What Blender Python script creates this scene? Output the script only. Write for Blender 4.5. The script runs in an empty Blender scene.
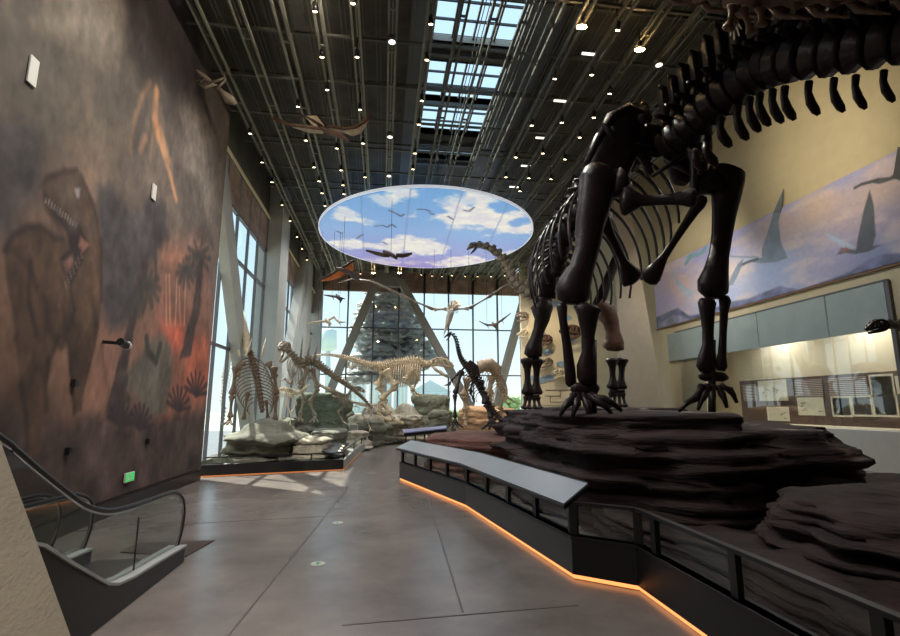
import bpy, bmesh, math, random
import numpy as np
from mathutils import Vector, Matrix
random.seed(7)
R = math.radians
C = bpy.context.scene.collection
EYE = 1.8

# ------------------------------------------------------------------ camera, world, sun, exposure
PITCH, YAW = math.atan(87/500), math.atan(67*math.cos(math.atan(87/500))/500)
cam = bpy.data.cameras.new('camera'); camo = bpy.data.objects.new('camera', cam); C.objects.link(camo)
cam.sensor_width = 36; cam.lens = 20; cam.clip_start = .05; cam.clip_end = 400
camo.location = (0, 0, EYE); camo.rotation_euler = (math.pi/2+PITCH, 0, -YAW)
bpy.context.scene.camera = camo
vs = bpy.context.scene.view_settings
vs.view_transform = 'Standard'; vs.look = 'None'; vs.gamma = 1; vs.use_curve_mapping = False
vs.exposure = 0.0

w = bpy.data.worlds.new('sky'); bpy.context.scene.world = w; w.use_nodes = True
nt = w.node_tree; bg = nt.nodes['Background']
tc = nt.nodes.new('ShaderNodeTexCoord'); sx = nt.nodes.new('ShaderNodeSeparateXYZ'); rp = nt.nodes.new('ShaderNodeValToRGB')
nt.links.new(tc.outputs['Generated'], sx.inputs[0]); nt.links.new(sx.outputs['Z'], rp.inputs[0]); nt.links.new(rp.outputs[0], bg.inputs[0])
e = rp.color_ramp.elements
e[0].position = 0; e[0].color = (.86, .90, .88, 1)
e[1].position = 1; e[1].color = (.52, .72, 1.0, 1)
k = e.new(.12); k.color = (.70, .86, .95, 1)
k = e.new(.35); k.color = (.58, .79, .95, 1)
bg.inputs[1].default_value = 1.5

def sun_from(az, el):
    return Vector((math.sin(R(az))*math.cos(R(el)), math.cos(R(az))*math.cos(R(el)), math.sin(R(el))))
sl = bpy.data.lights.new('sun', 'SUN'); sl.energy = 13.0; sl.angle = R(.8); sl.color = (1, .93, .80)
so = bpy.data.objects.new('sun', sl); C.objects.link(so)
so.rotation_euler = sun_from(-52, 57).to_track_quat('Z', 'Y').to_euler()

def portal(loc, rot, sx_, sy_):
    l = bpy.data.lights.new('window_daylight', 'AREA'); l.shape = 'RECTANGLE'; l.size = sx_; l.size_y = sy_; l.cycles.is_portal = True
    o = bpy.data.objects.new('window_daylight', l); C.objects.link(o); o.location = loc; o.rotation_euler = rot
portal((2.5, 33.7, 5.5), (R(-90), 0, 0), 14, 8)
portal((-4.65, 24, 5.5), (0, R(-90), 0), 8, 20)
portal((2.06, 12.3, 11.35), (0, 0, 0), 2.4, 10)

def spot(loc, to, en, col=(1, .82, .58), ang=60, blend=.8, rad=.12):
    l = bpy.data.lights.new('track_and_fill_spot', 'SPOT'); l.energy = en; l.color = col; l.spot_size = R(ang); l.spot_blend = blend; l.shadow_soft_size = rad
    o = bpy.data.objects.new('track_and_fill_spot', l); C.objects.link(o); o.location = loc
    o.rotation_euler = (Vector(loc)-Vector(to)).to_track_quat('Z', 'Y').to_euler()
# track spots and added fill spots; visible housings are placed separately
spot((8.6, 10.5, 9.4), (14, 15.5, 9.6), 650, (1, .84, .60), 90)
spot((8.6, 13.0, 9.4), (14, 12.5, 10.5), 600, (1, .82, .55), 85)
spot((8.6, 18, 9.4), (14, 20, 7.5), 700, (1, .86, .66), 75)
spot((8.0, 26, 9.4), (11, 30, 4), 900, (1, .84, .6), 70)
spot((-.75, 6.3, 9.3), (-4.4, 9, 5), 420, (1, .9, .8), 80)
spot((-.75, 9.5, 9.3), (-4.4, 11.5, 3), 420, (1, .88, .76), 70)
spot((-.75, 8, 9.3), (-4.4, 11.5, 9.6), 260, (1, .86, .72), 110)  # fill spot added to brighten the upper mural
spot((.02, 4.0, 9.3), (-4.4, 6.5, 5), 420, (1, .9, .8), 85)
spot((3.9, 24, 9.3), (5.5, 26.5, 1.5), 700, (1, .72, .38), 40)  # added spot for the orange glow on the far rock
spot((.8, 19, 9.3), (1.2, 24.5, 3), 500, (1, .85, .65), 50)
for lx, ly, le in ((-2.3, 1, 550), (-2.3, 6, 700), (.02, 6.5, 500), (.02, 11, 500), (-2.3, 11.0, 400), (.02, 16.5, 300), (10.4, 12, 700), (11, 18, 800), (3.9, 25, 1000), (-1.5, 25, 1300), (-2.3, 21, 600), (6.3, 29, 1000)):  # wide fill downlights added to brighten the hall
    spot((lx, ly, 9.35), (lx, ly+.4, 0), le, (1, .955, .91), 150, 1, .35)
spot((-1.5, -1.0, 9.35), (-1.5, 2.2, 1), 1500, (1, .93, .84), 24, .5, .2)  # narrow fill spot added for the beige block
spot((-1.0, -5.5, 9.35), (-1.8, 2.2, 1), 3500, (1, .93, .84), 22, .6, .2)  # second fill spot for that block, added behind the camera

# ------------------------------------------------------------------ helpers
cp, sp_, cy, sy = math.cos(PITCH), math.sin(PITCH), math.cos(YAW), math.sin(YAW)
FW = Vector((sy*cp, cy*cp, sp_)); RT = Vector((cy, -sy, 0)); UP = Vector((-sy*sp_, -cy*sp_, cp))
def ray(x, y): return FW + RT*((x-450)/500) + UP*((318-y)/500)
def at(x, y, Y):
    d = ray(x, y); d = d*(Y/d.y); return Vector((d.x, d.y, d.z+EYE))
def atX(x, y, X):
    d = ray(x, y); d = d*(X/d.x); return Vector((d.x, d.y, d.z+EYE))
def atZ(x, y, Z):
    d = ray(x, y); d = d*((Z-EYE)/d.z); return Vector((d.x, d.y, Z))

def lin(c):
    f = lambda v: v/12.92 if v <= .04045 else ((v+.055)/1.055)**2.4
    return tuple(f(v/255) for v in c)+(1,)

MATS = {}
def mat(name, rgb, rough=.6, metal=0, var=.18, scale=4, bump=0, bscale=None, stretch=(1, 1, 1), emit=0, ecol=None, detail=4, spec=.5):
    if name in MATS: return MATS[name]
    m = bpy.data.materials.new(name); m.use_nodes = True; MATS[name] = m
    n = m.node_tree; b = n.nodes['Principled BSDF']; L = n.links.new
    b.inputs['Roughness'].default_value = rough; b.inputs['Metallic'].default_value = metal
    b.inputs['Specular IOR Level'].default_value = spec
    c = lin(rgb)
    t = n.nodes.new('ShaderNodeTexCoord'); mp = n.nodes.new('ShaderNodeMapping'); mp.inputs['Scale'].default_value = stretch
    L(t.outputs['Object'], mp.inputs[0])
    if var:
        nz = n.nodes.new('ShaderNodeTexNoise'); nz.inputs['Scale'].default_value = scale; nz.inputs['Detail'].default_value = detail; nz.inputs['Roughness'].default_value = .6
        L(mp.outputs[0], nz.inputs['Vector'])
        r = n.nodes.new('ShaderNodeValToRGB'); L(nz.outputs[0], r.inputs[0])
        r.color_ramp.elements[0].position = .3; r.color_ramp.elements[1].position = .7
        r.color_ramp.elements[0].color = tuple(max(0, v*(1-var)) for v in c[:3])+(1,)
        r.color_ramp.elements[1].color = tuple(min(1, v*(1+var)) for v in c[:3])+(1,)
        L(r.outputs[0], b.inputs['Base Color'])
    else: b.inputs['Base Color'].default_value = c
    if bump:
        n2 = n.nodes.new('ShaderNodeTexNoise'); n2.inputs['Scale'].default_value = bscale or scale*3; n2.inputs['Detail'].default_value = 6
        L(mp.outputs[0], n2.inputs['Vector']); bp = n.nodes.new('ShaderNodeBump'); bp.inputs['Strength'].default_value = bump; bp.inputs['Distance'].default_value = .05
        L(n2.outputs[0], bp.inputs['Height']); L(bp.outputs[0], b.inputs['Normal'])
    if emit:
        b.inputs['Emission Color'].default_value = lin(ecol or rgb); b.inputs['Emission Strength'].default_value = emit
    return m

def glass_mat(name, tint=(235, 245, 245), gloss=.08, rough=.02):
    m = bpy.data.materials.new(name); m.use_nodes = True; n = m.node_tree; L = n.links.new
    for x in list(n.nodes):
        if x.type == 'BSDF_PRINCIPLED': n.nodes.remove(x)
    out = [x for x in n.nodes if x.type == 'OUTPUT_MATERIAL'][0]
    tr = n.nodes.new('ShaderNodeBsdfTransparent'); tr.inputs[0].default_value = lin(tint)
    gl = n.nodes.new('ShaderNodeBsdfGlossy'); gl.inputs['Roughness'].default_value = rough
    fr = n.nodes.new('ShaderNodeLayerWeight'); fr.inputs[0].default_value = .5
    pw = n.nodes.new('ShaderNodeMath'); pw.operation = 'POWER'; pw.inputs[1].default_value = 5; L(fr.outputs['Facing'], pw.inputs[0])
    ad = n.nodes.new('ShaderNodeMath'); ad.operation = 'MULTIPLY_ADD'; ad.inputs[1].default_value = .3; ad.inputs[2].default_value = gloss/2; ad.use_clamp = True
    mx = n.nodes.new('ShaderNodeMixShader'); L(pw.outputs[0], ad.inputs[0]); L(ad.outputs[0], mx.inputs[0])
    L(tr.outputs[0], mx.inputs[1]); L(gl.outputs[0], mx.inputs[2]); L(mx.outputs[0], out.inputs[0])
    return m

ORG = {}
def put(o, parent):
    C.objects.link(o)
    if parent is not None: o.parent = parent
    return o
class MB:
    def __init__(s): s.v = []; s.f = []
    def add(s, vs_, fs):
        k = len(s.v); s.v += [Vector(v) for v in vs_]; s.f += [tuple(i+k for i in f) for f in fs]; return s
    def box(s, c, d, rz=0, M=None):
        hx, hy, hz = d[0]/2, d[1]/2, d[2]/2
        M = M or Matrix.Rotation(rz, 3, 'Z')
        vs_ = [Vector(c)+M@Vector((x*hx, y*hy, z*hz)) for z in (-1, 1) for y in (-1, 1) for x in (-1, 1)]
        return s.add(vs_, [(0, 2, 3, 1), (4, 5, 7, 6), (0, 1, 5, 4), (2, 6, 7, 3), (0, 4, 6, 2), (1, 3, 7, 5)])
    def beam(s, p, q, wd, ht, up=(0, 0, 1)):
        p, q = Vector(p), Vector(q); d = (q-p); l = d.length; d.normalize()
        u = Vector(up); x = d.cross(u)
        if x.length < 1e-4: x = d.cross(Vector((1, 0, 0)))
        x.normalize(); z = x.cross(d)
        M = Matrix((x, d, z)).transposed()
        return s.box((p+q)/2, (wd, l, ht), M=M)
    def tube(s, pts, rad, seg=8, flat=1, up=(0, 0, 1), cap=True):
        pts = [Vector(p) for p in pts]; n = len(pts)
        if not hasattr(rad, '__len__'): rad = [rad]*n
        rings = []
        prev = None
        for i, p in enumerate(pts):
            t = (pts[min(i+1, n-1)]-pts[max(i-1, 0)])
            if t.length < 1e-9: t = Vector((0, 0, 1))
            t.normalize()
            x = t.cross(Vector(up)) if prev is None else prev-t*prev.dot(t)
            if x.length < 1e-3: x = t.cross(Vector((1, .2, .1)))
            x.normalize(); prev = x; y = t.cross(x)
            r = rad[i]; ra, rb = (r if hasattr(r, '__len__') else (r, r*flat))
            rings.append([p+x*(ra*math.cos(a))+y*(rb*math.sin(a)) for a in [2*math.pi*k/seg for k in range(seg)]])
        fs = []
        for i in range(n-1):
            for k in range(seg):
                a, b = i*seg+k, i*seg+(k+1) % seg
                fs.append((a, b, b+seg, a+seg))
        if cap: fs += [tuple(range(seg))[::-1], tuple((n-1)*seg+k for k in range(seg))]
        return s.add([v for r in rings for v in r], fs)
    def sheet(s, pts, th=.02):
        pts = [Vector(p) for p in pts]; n = len(pts); N = Vector((0, 0, 0))
        for i in range(n): N += (pts[i]-pts[0]).cross(pts[(i+1) % n]-pts[0])
        N = N.normalized()*th/2 if N.length > 1e-9 else Vector((0, th/2, 0))
        vs_ = [p+N for p in pts]+[p-N for p in pts]
        fs = [tuple(range(n)), tuple(range(2*n-1, n-1, -1))]+[(i, i+n, (i+1) % n+n, (i+1) % n) for i in range(n)]
        return s.add(vs_, fs)
    def prism(s, poly, z0, z1):
        n = len(poly); vs_ = [(x, y, z0) for x, y in poly]+[(x, y, z1) for x, y in poly]
        return s.add(vs_, [tuple(range(n))[::-1], tuple(range(n, 2*n))]+[(i, (i+1) % n, (i+1) % n+n, i+n) for i in range(n)])
    def lathe(s, c, prof, seg=16):
        c = Vector(c); vs_ = []; fs = []
        for r, z in prof: vs_ += [c+Vector((r*math.cos(2*math.pi*k/seg), r*math.sin(2*math.pi*k/seg), z)) for k in range(seg)]
        for i in range(len(prof)-1):
            for k in range(seg):
                a, b = i*seg+k, i*seg+(k+1) % seg; fs.append((a, b, b+seg, a+seg))
        fs += [tuple(range(seg))[::-1], tuple((len(prof)-1)*seg+k for k in range(seg))]
        return s.add(vs_, fs)
    def data(s, name, m, smooth=False, org=Vector((0, 0, 0))):
        me = bpy.data.meshes.new(name); me.from_pydata([v-org for v in s.v], [], s.f); me.update()
        b = bmesh.new(); b.from_mesh(me); bmesh.ops.recalc_face_normals(b, faces=b.faces); b.to_mesh(me); b.free()
        if smooth: me.polygons.foreach_set('use_smooth', [True]*len(me.polygons))
        me.materials.append(m); return me
    def build(s, name, m, parent=None, smooth=False, label=None, base=None):
        org = ORG.get(parent.name, Vector((0, 0, 0))) if parent is not None else Vector((0, 0, 0))
        if base is not None: org = Vector(base)
        o = bpy.data.objects.new(name, s.data(name, m, smooth, org)); put(o, parent)
        if parent is None: o.location = org
        ORG[o.name] = org
        if label: o['label'] = label
        return o
def tag(o, label, cat, group=None, kind=None):
    o['label'] = label; o['category'] = cat
    if group: o['group'] = group
    if kind: o['kind'] = kind
    return o
def thing(name, loc, label, cat, group=None):
    o = bpy.data.objects.new(name, None); C.objects.link(o); o.location = loc; o.empty_display_size = .1
    ORG[o.name] = Vector(loc); return tag(o, label, cat, group)
def struct(o): o['kind'] = 'structure'; return o
def place(me, name, parent, p, t, up, sc):
    """an oriented linked copy of mesh data: local Y along t, Z towards up"""
    t = Vector(t).normalized(); z = Vector(up)-t*Vector(up).dot(t); z.normalize(); x = t.cross(z)
    o = bpy.data.objects.new(name, me); C.objects.link(o); o.parent = parent
    M = Matrix((x, t, z)).transposed().to_4x4()
    o.matrix_local = Matrix.Translation(Vector(p)-ORG[parent.name]) @ M @ Matrix.Diagonal((sc[0], sc[1], sc[2], 1))
    return o
def spline(pts, n):
    """n evenly spaced samples of a Catmull-Rom curve through pts (tuples of any length)"""
    P = np.array([list(p) for p in pts], float); P = np.vstack([2*P[0]-P[1], P, 2*P[-1]-P[-2]]); out = []
    for i in range(1, len(P)-2):
        for t in np.linspace(0, 1, 30, endpoint=False):
            a, b, c, d = P[i-1:i+3]
            out.append(.5*((2*b)+(-a+c)*t+(2*a-5*b+4*c-d)*t*t+(-a+3*b-3*c+d)*t**3))
    out.append(P[-2]); out = np.array(out)
    s = np.concatenate([[0], np.cumsum(np.linalg.norm(np.diff(out[:, :3], axis=0), axis=1))])
    q = np.linspace(0, s[-1], n)
    return np.stack([np.interp(q, s, out[:, j]) for j in range(out.shape[1])], 1)

# value noise for carved rock and painted pictures
def vnoise(x, y, z=0., seed=0):
    x, y, z = np.broadcast_arrays(np.asarray(x, float), np.asarray(y, float), np.asarray(z, float))
    xi, yi, zi = np.floor(x).astype(int), np.floor(y).astype(int), np.floor(z).astype(int)
    xf, yf, zf = x-xi, y-yi, z-zi
    u, v, ww = [t*t*(3-2*t) for t in (xf, yf, zf)]
    def h(a, b, c):
        n = (a*374761393+b*668265263+c*2147483647+seed*1274126177) & 0xffffffff
        n = ((n ^ (n >> 13))*1274126177) & 0xffffffff
        return ((n ^ (n >> 16)) & 0xffff)/65535.
    r = 0
    for a in (0, 1):
        for b in (0, 1):
            for c in (0, 1):
                r = r+h(xi+a, yi+b, zi+c)*(u if a else 1-u)*(v if b else 1-v)*(ww if c else 1-ww)
    return r
def fbm(x, y, z=0., seed=0, o=4):
    r = 0; a = .5; t = 0
    for k in range(o):
        r = r+a*vnoise(np.asarray(x)*2**k, np.asarray(y)*2**k, np.asarray(z)*2**k, seed+k); t += a; a *= .55
    return r/t

# ------------------------------------------------------------------ materials
M_floor = mat('polished_concrete', (120, 112, 107), rough=.25, var=.3, scale=1.1, bump=.12, bscale=2.5, detail=8, spec=.6)
M_seam = mat('floor_seam', (84, 77, 72), rough=.6)
M_ceil = mat('dark_ceiling', (92, 90, 80), rough=.9, var=.25, scale=1.5)
M_rail = mat('painted_steel_rail', (140, 140, 124), rough=.5, var=.12, metal=0)
M_raild = mat('dark_steel_rail', (98, 98, 88), rough=.5, var=.12)
M_white = mat('well_wall', (205, 200, 190), rough=.8, var=.05)
M_strut_shade = mat('shaded_strut', (128, 128, 122), rough=.8, var=.06, scale=2)  # strut concrete darkened: backlit shade put into the colour
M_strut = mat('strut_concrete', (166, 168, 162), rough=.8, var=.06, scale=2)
M_mull = mat('mullion_grey', (92, 92, 96), rough=.5, var=.05)
M_mulld = mat('mullion_dark', (40, 40, 44), rough=.5, var=.05)
M_board = mat('brown_stone_band', (158, 134, 120), rough=.8, var=.35, scale=1.2, detail=8, stretch=(1, 1, 2.5))
M_cream = mat('cream_plaster', (186, 176, 148), rough=.85, var=.05, scale=2)
M_creaml = mat('pale_cream_plaster', (232, 218, 184), rough=.85, var=.04, scale=2)
M_beige = mat('beige_plaster', (176, 166, 148), rough=.85, var=.06, scale=3, bump=.1, bscale=60)
M_black = mat('black_painted_metal', (24, 24, 25), rough=.38, var=.1)
M_plinth = mat('dark_grey_cladding', (66, 66, 66), rough=.35, var=.1)
M_rubber = mat('black_rubber', (18, 18, 18), rough=.3, var=0)
M_steel = mat('brushed_steel', (190, 192, 195), rough=.3, metal=1, var=.05)
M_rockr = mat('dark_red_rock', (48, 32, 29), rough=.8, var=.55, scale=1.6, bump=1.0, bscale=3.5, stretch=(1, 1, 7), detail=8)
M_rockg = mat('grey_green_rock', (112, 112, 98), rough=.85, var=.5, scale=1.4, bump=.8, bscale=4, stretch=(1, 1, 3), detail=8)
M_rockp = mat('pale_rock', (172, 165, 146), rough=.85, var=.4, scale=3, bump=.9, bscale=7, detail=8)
M_rocko = mat('orange_lit_rock', (196, 160, 124), rough=.85, var=.3, scale=2, bump=.6, bscale=6, stretch=(1, 1, 3))  # warm light on this rock is put into its colour
M_boned = mat('dark_fossil_bone', (38, 27, 26), rough=.42, var=.3, scale=3, bump=.25, bscale=9, spec=.45)
M_bonebr = mat('brown_fossil_bone', (112, 84, 68), rough=.5, var=.35, scale=4, bump=.3, bscale=9)
M_bonep = mat('pale_fossil_bone', (212, 198, 170), rough=.6, var=.2, scale=6, bump=.2)
M_boneg = mat('grey_fossil_bone', (150, 136, 116), rough=.6, var=.3, scale=5, bump=.2)
M_bonek = mat('charcoal_fossil_bone', (58, 50, 46), rough=.5, var=.3, scale=6)
M_glass = glass_mat('window_glass', (244, 249, 250), .06)
M_vglass = glass_mat('case_glass', (246, 248, 248), .2)
M_dglass = glass_mat('balustrade_glass', (236, 240, 238), .06)
M_lamp = mat('lamp_lens', (255, 236, 200), var=0, emit=16, ecol=(255, 222, 170))
M_lampb = mat('bright_lamp_lens', (255, 226, 170), var=0, emit=70, ecol=(255, 205, 140))
M_led = mat('orange_led', (255, 150, 70), var=0, emit=1.7, ecol=(255, 160, 92))

# ------------------------------------------------------------------ structure: floor, ceiling, walls
WL, WLW, YF, WR, CE, HC = -4.44, -4.8, 34.0, 14.0, 10.9, 15.0
b = MB(); b.box((5, 14, -.1), (36, 48, .2)); struct(b.build('floor', M_floor))
for nm, p, q in (('trim_1', atZ(228, 636, 0), atZ(358.4, 475.4, 0)), ('trim_2', atZ(432, 511, 0), atZ(463, 612, 0))):
    p, q = Vector(p), Vector(q); d = (q-p); p = p-d*.3
    struct(MB().beam(p+Vector((0, 0, .001)), q+d*.15*(nm == 'trim_1')+Vector((0, 0, .001)), .016, .004).build(nm, M_seam))
struct(MB().beam((-4.3, 8.4, .001), (-.45, 8.9, .001), .02, .004).build('trim_3', M_seam))
struct(MB().beam((-.3, 4.6, .001), (1.8, 4.75, .001), .02, .004).build('trim_4', M_seam))

# ceiling slab with openings for the skylights
wells = [(1.0, 3.15, 5.8, 8.6), (1.0, 3.15, 8.9, 11.2), (1.0, 3.15, 12.0, 13.75), (1.0, 3.15, 13.9, 15.6), (1.0, 3.15, 16.8, 17.3)]
b = MB()
b.box(((-6+1)/2, 14, CE+.1), (7, 44, .2)); b.box(((3.1+8.75)/2, 14, CE+.1), (5.65, 44, .2))
ys = [-8]+[v for t in wells for v in (t[2], t[3])]+[36]
for i in range(0, len(ys), 2): b.box((2.05, (ys[i]+ys[i+1])/2, CE+.1), (2.1, ys[i+1]-ys[i], .2))
b.box((8.8, 14, (CE+HC)/2), (.1, 44, HC-CE)); b.box((13.5, 14, HC+.1), (9.5, 44, .2))
struct(b.build('ceiling', M_ceil))
b = MB()
for x0, x1, y0, y1 in wells:
    b.box((x0-.04, (y0+y1)/2, CE+.09), (.08, y1-y0, .18)); b.box((x1+.04, (y0+y1)/2, CE+.09), (.08, y1-y0, .18))
    b.box(((x0+x1)/2, y0-.04, CE+.09), (x1-x0, .08, .18)); b.box(((x0+x1)/2, y1+.04, CE+.09), (x1-x0, .08, .18))
struct(b.build('trim_5', M_white))
for i, (x0, x1, y0, y1) in enumerate(wells):
    o = struct(MB().box(((x0+x1)/2, (y0+y1)/2, CE+.16), (x1-x0, y1-y0, .02)).build('window_%d' % (i+1), M_glass))
    f = MB()
    for t in (.25, .5, .75): f.box((x0+(x1-x0)*t, (y0+y1)/2, CE+.13), (.05, y1-y0, .08))
    n = max(1, round((y1-y0)/.6))
    for j in range(1, n): f.box(((x0+x1)/2, y0+(y1-y0)*j/n, CE+.13), (x1-x0, .04, .06))
    o2 = f.build('frame', M_mull, o)
# grey metal soffit beside the skylights
struct(MB().box((3.62, 12, CE-.06), (1.0, 20, .08)).build('trim_6', mat('soffit_grey', (108, 112, 112), var=.12, scale=1)))
struct(MB().box((.72, 12, CE-.06), (.5, 20, .08)).build('trim_7', MATS['soffit_grey']))
b = MB()
for y in (8.75, 11.6, 13.82, 16.2, 17.6): b.box((2.05, y, CE-.05), (2.4, .12, .16))
struct(b.build('trim_8', MATS['soffit_grey']))

# left painted wall, a thick slab ending at Y=13.5
struct(MB().box((WL-.4, 3.0, 5.45), (.8, 21.0, CE)).build('wall_left', M_beige))
struct(MB().box((WL+.03, 6.5, .12), (.06, 13.8, .24)).build('baseboard_left', M_black))
# rear and far right enclosing walls
struct(MB().box((5, -8, HC/2), (22, .2, HC)).build('wall_rear', M_ceil))
# right wall pieces around the glass case opening
b = MB()
b.box((WR+.1, 9, 10.1), (.2, 34, 9.8))                      # above 5.2
b.box((WR+.1, 2, 2.6), (.2, 20, 5.2)); b.box((WR+.1, 24.1, 2.6), (.2, 3.8, 5.2))
b.box((WR+.1, 17.1, .55), (.2, 10.2, 1.1))
struct(b.build('wall_right', M_cream))
struct(MB().box((WR+1.6, 17, 2.6), (.2, 12, 5.4)).box((WR+.9, 22.4, 2.6), (1.5, .1, 5.4)).box((WR+.9, 11.6, 2.6), (1.5, .1, 5.4)).box((WR+.9, 17, 5.4), (1.6, 12, .1)).box((WR+.9, 17, .5), (1.6, 12, 1.2)).build('wall_alcove', M_creaml))
struct(MB().box((18.1, 27, HC/2), (.2, 8, HC)).build('wall_far_right', M_cream))
struct(MB().box((WR-.03, 12, 5.62), (.08, 24, .05)).build('trim_9', mat('brown_trim', (120, 90, 64), var=.05)))
# left window wall: head band, sill, pillars, mullions, glass
b = MB(); b.box((WLW-.15, 24, CE-.85), (.4, 21.5, 1.75)); b.box((WLW-.15, 24, .15), (.3, 21.5, .3))
struct(b.build('wall_window', M_ceil))
bays = [(13.5, 20.0), (21.6, 27.3), (28.9, 33.8)]
b = MB()
for y0, y1 in ((20.0, 21.6), (27.3, 28.9), (33.6, 34.2)): b.box((WLW+.15, (y0+y1)/2, 5.4), (.9, y1-y0, 10.8))
struct(b.build('wall_pillars', M_strut))
for i, (y0, y1) in enumerate(bays):
    g = struct(MB().box((WLW, (y0+y1)/2, 4.75), (.02, y1-y0, 8.9)).build('window_%d' % (i+6), M_glass))
    f = MB(); n = round((y1-y0)/1.2)
    for j in range(n+1): f.box((WLW+.02, y0+(y1-y0)*j/n, 4.75), (.09, .06, 8.9))
    for z in (3.5, 6.4, 7.85): f.box((WLW+.01, (y0+y1)/2, z), (.12, y1-y0, .07))
    f.build('mullion', M_mull, g)
    p = MB()
    for j in range(n): p.box((WLW+.03, y0+(y1-y0)*(j+.5)/n, 8.5), (.05, (y1-y0)/n-.16, 1.25))
    p.build('spandrel', M_board, g)
    MB().box((WLW+.12, (y0+y1)/2, 9.2), (.06, y1-y0, .09)).build('head_strip', M_creaml, g)
# front glazed wall
b = MB(); b.box((2.5, YF+.1, (9.5+CE)/2), (14.4, .2, CE-9.5)); struct(b.build('wall_front', M_board))
b = MB(); b.box((2.5, YF+.1, .4), (14.4, .3, .8)); struct(b.build('wall_sill', M_strut))
mx = [-4.55, -4.23+.0, -2.5, -.78, .94, 2.68, 4.38, 6.1, 7.85, 9.5]
g = struct(MB().box((2.5, YF, 5.15), (14.2, .02, 8.7)).build('window_9', M_glass))
f = MB()
for x in mx: f.box((x, YF-.03, 5.15), (.10, .18, 8.7))
for z in (3.8, 6.95): f.box((2.5, YF-.03, z), (14.1, .14, .08))
f.build('mullion', M_mull, g)
f = MB()
for x in mx[1:]: f.box((x, YF-.08, 10.2), (.16, .2, 1.4))
struct(f.build('trim_10', M_mulld))
# cream end walls right of the glass (board wall with wall-mounted skulls)
BY = 30.0
struct(MB().box((10.9, BY+.15, HC/2), (4.9, .3, HC)).build('wall_board', M_creaml))
struct(MB().box((9.75, BY+2.1, CE/2), (.2, 3.9, CE)).build('wall_return', M_creaml))
struct(MB().box((15.5, BY-.6, HC/2), (5.4, .3, HC)).build('wall_back_right', M_cream))
# leaning struts
def strut(name, pts, wd, label, m=M_strut, flatX=True):
    p, q = pts; o = MB().beam(p, q, wd[0], wd[1], up=(1, 0, 0) if flatX else (0, 1, 0)).build(name, m); return struct(o)
S = lambda n, a, c, wd, fx: strut('trim_%d' % n, (a, c), wd, '', M_strut if fx else M_strut_shade, fx)
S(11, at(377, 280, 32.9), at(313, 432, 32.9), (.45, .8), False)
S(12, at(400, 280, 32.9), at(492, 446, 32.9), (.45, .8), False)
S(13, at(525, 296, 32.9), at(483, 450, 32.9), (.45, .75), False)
struct(MB().box((.1, 32.9, 10.15), (1.6, .5, 1.1)).build('trim_14', M_strut_shade))
S(15, (-4.6, 12.9, 8.9), (-4.6, 18.9, .3), (.75, .3), True)
S(16, (-4.55, 27.8, 9.6), (-4.55, 22.6, .2), (.8, .4), True)
# leaning cream buttress on the right
b = MB(); q = [at(612, 150, 22), at(622, 150, 22), at(640, 270, 22), at(668, 428, 22), at(622, 428, 22), at(616, 270, 22)]
n = len(q); b.add(q+[v+Vector((.5, 1.2, 0)) for v in q], [tuple(range(n)), tuple(range(2*n-1, n-1, -1))]+[(i, (i+1) % n, (i+1) % n+n, i+n) for i in range(n)])
struct(b.build('wall_buttress', M_beige))

# ceiling rails: pairs of slim steel bars with ladder rungs, and cross members
def rail(x, wd, z, m, y0=1.5, y1=29.6):
    b = MB()
    for s in (-1, 1): b.box((x+s*wd/2, (y0+y1)/2, z), (.045, y1-y0, .07))
    b.box((x, (y0+y1)/2, z+.22), (.03, y1-y0, .03))
    y = y0
    while y < y1: b.box((x, y, z), (wd, .04, .04)); y += 1.25
    return b
n = 17
for x in (-3.95, -3.12, -2.28, -1.5, -.75, .02, .8, 1.45, 2.1, 2.75, 3.35, 3.93, 4.75, 5.5, 6.3, 7.1, 7.9, 8.6):
    struct(rail(x, .16 if x not in (-3.12, -2.28) else .2, 9.72, M_rail if x < 1.1 else M_raild).build('trim_%d' % n, M_rail if x < 1 else M_raild)); n += 1
b = MB()
x = -4.2
while x < 8.7:
    for dx in (-.05, .05):
        if not .95 < x < 3.2 or abs(x-2.05) < .2: b.box((x+dx, 17.5, 10.3), (.018, 32, .03))
    x += .39
struct(b.build('trim_%d' % n, M_raild)); n += 1
b = MB()
for i in range(17): b.box((2.1, 2+i*1.65, 9.98), (13.2, .06, .06))
for i in range(10): b.box((2.1, 2.8+i*3.3, 10.6), (13.2, .07, .07))
struct(b.build('trim_%d' % n, M_raild)); n += 1
# round service duct trunks between the rails
b = MB()
for x in (-2.7, 4.35): b.tube([(x, 2, 10.55), (x, 33, 10.55)], .12, 10)
struct(b.build('trim_%d' % n, M_raild, smooth=True)); n += 1

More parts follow.
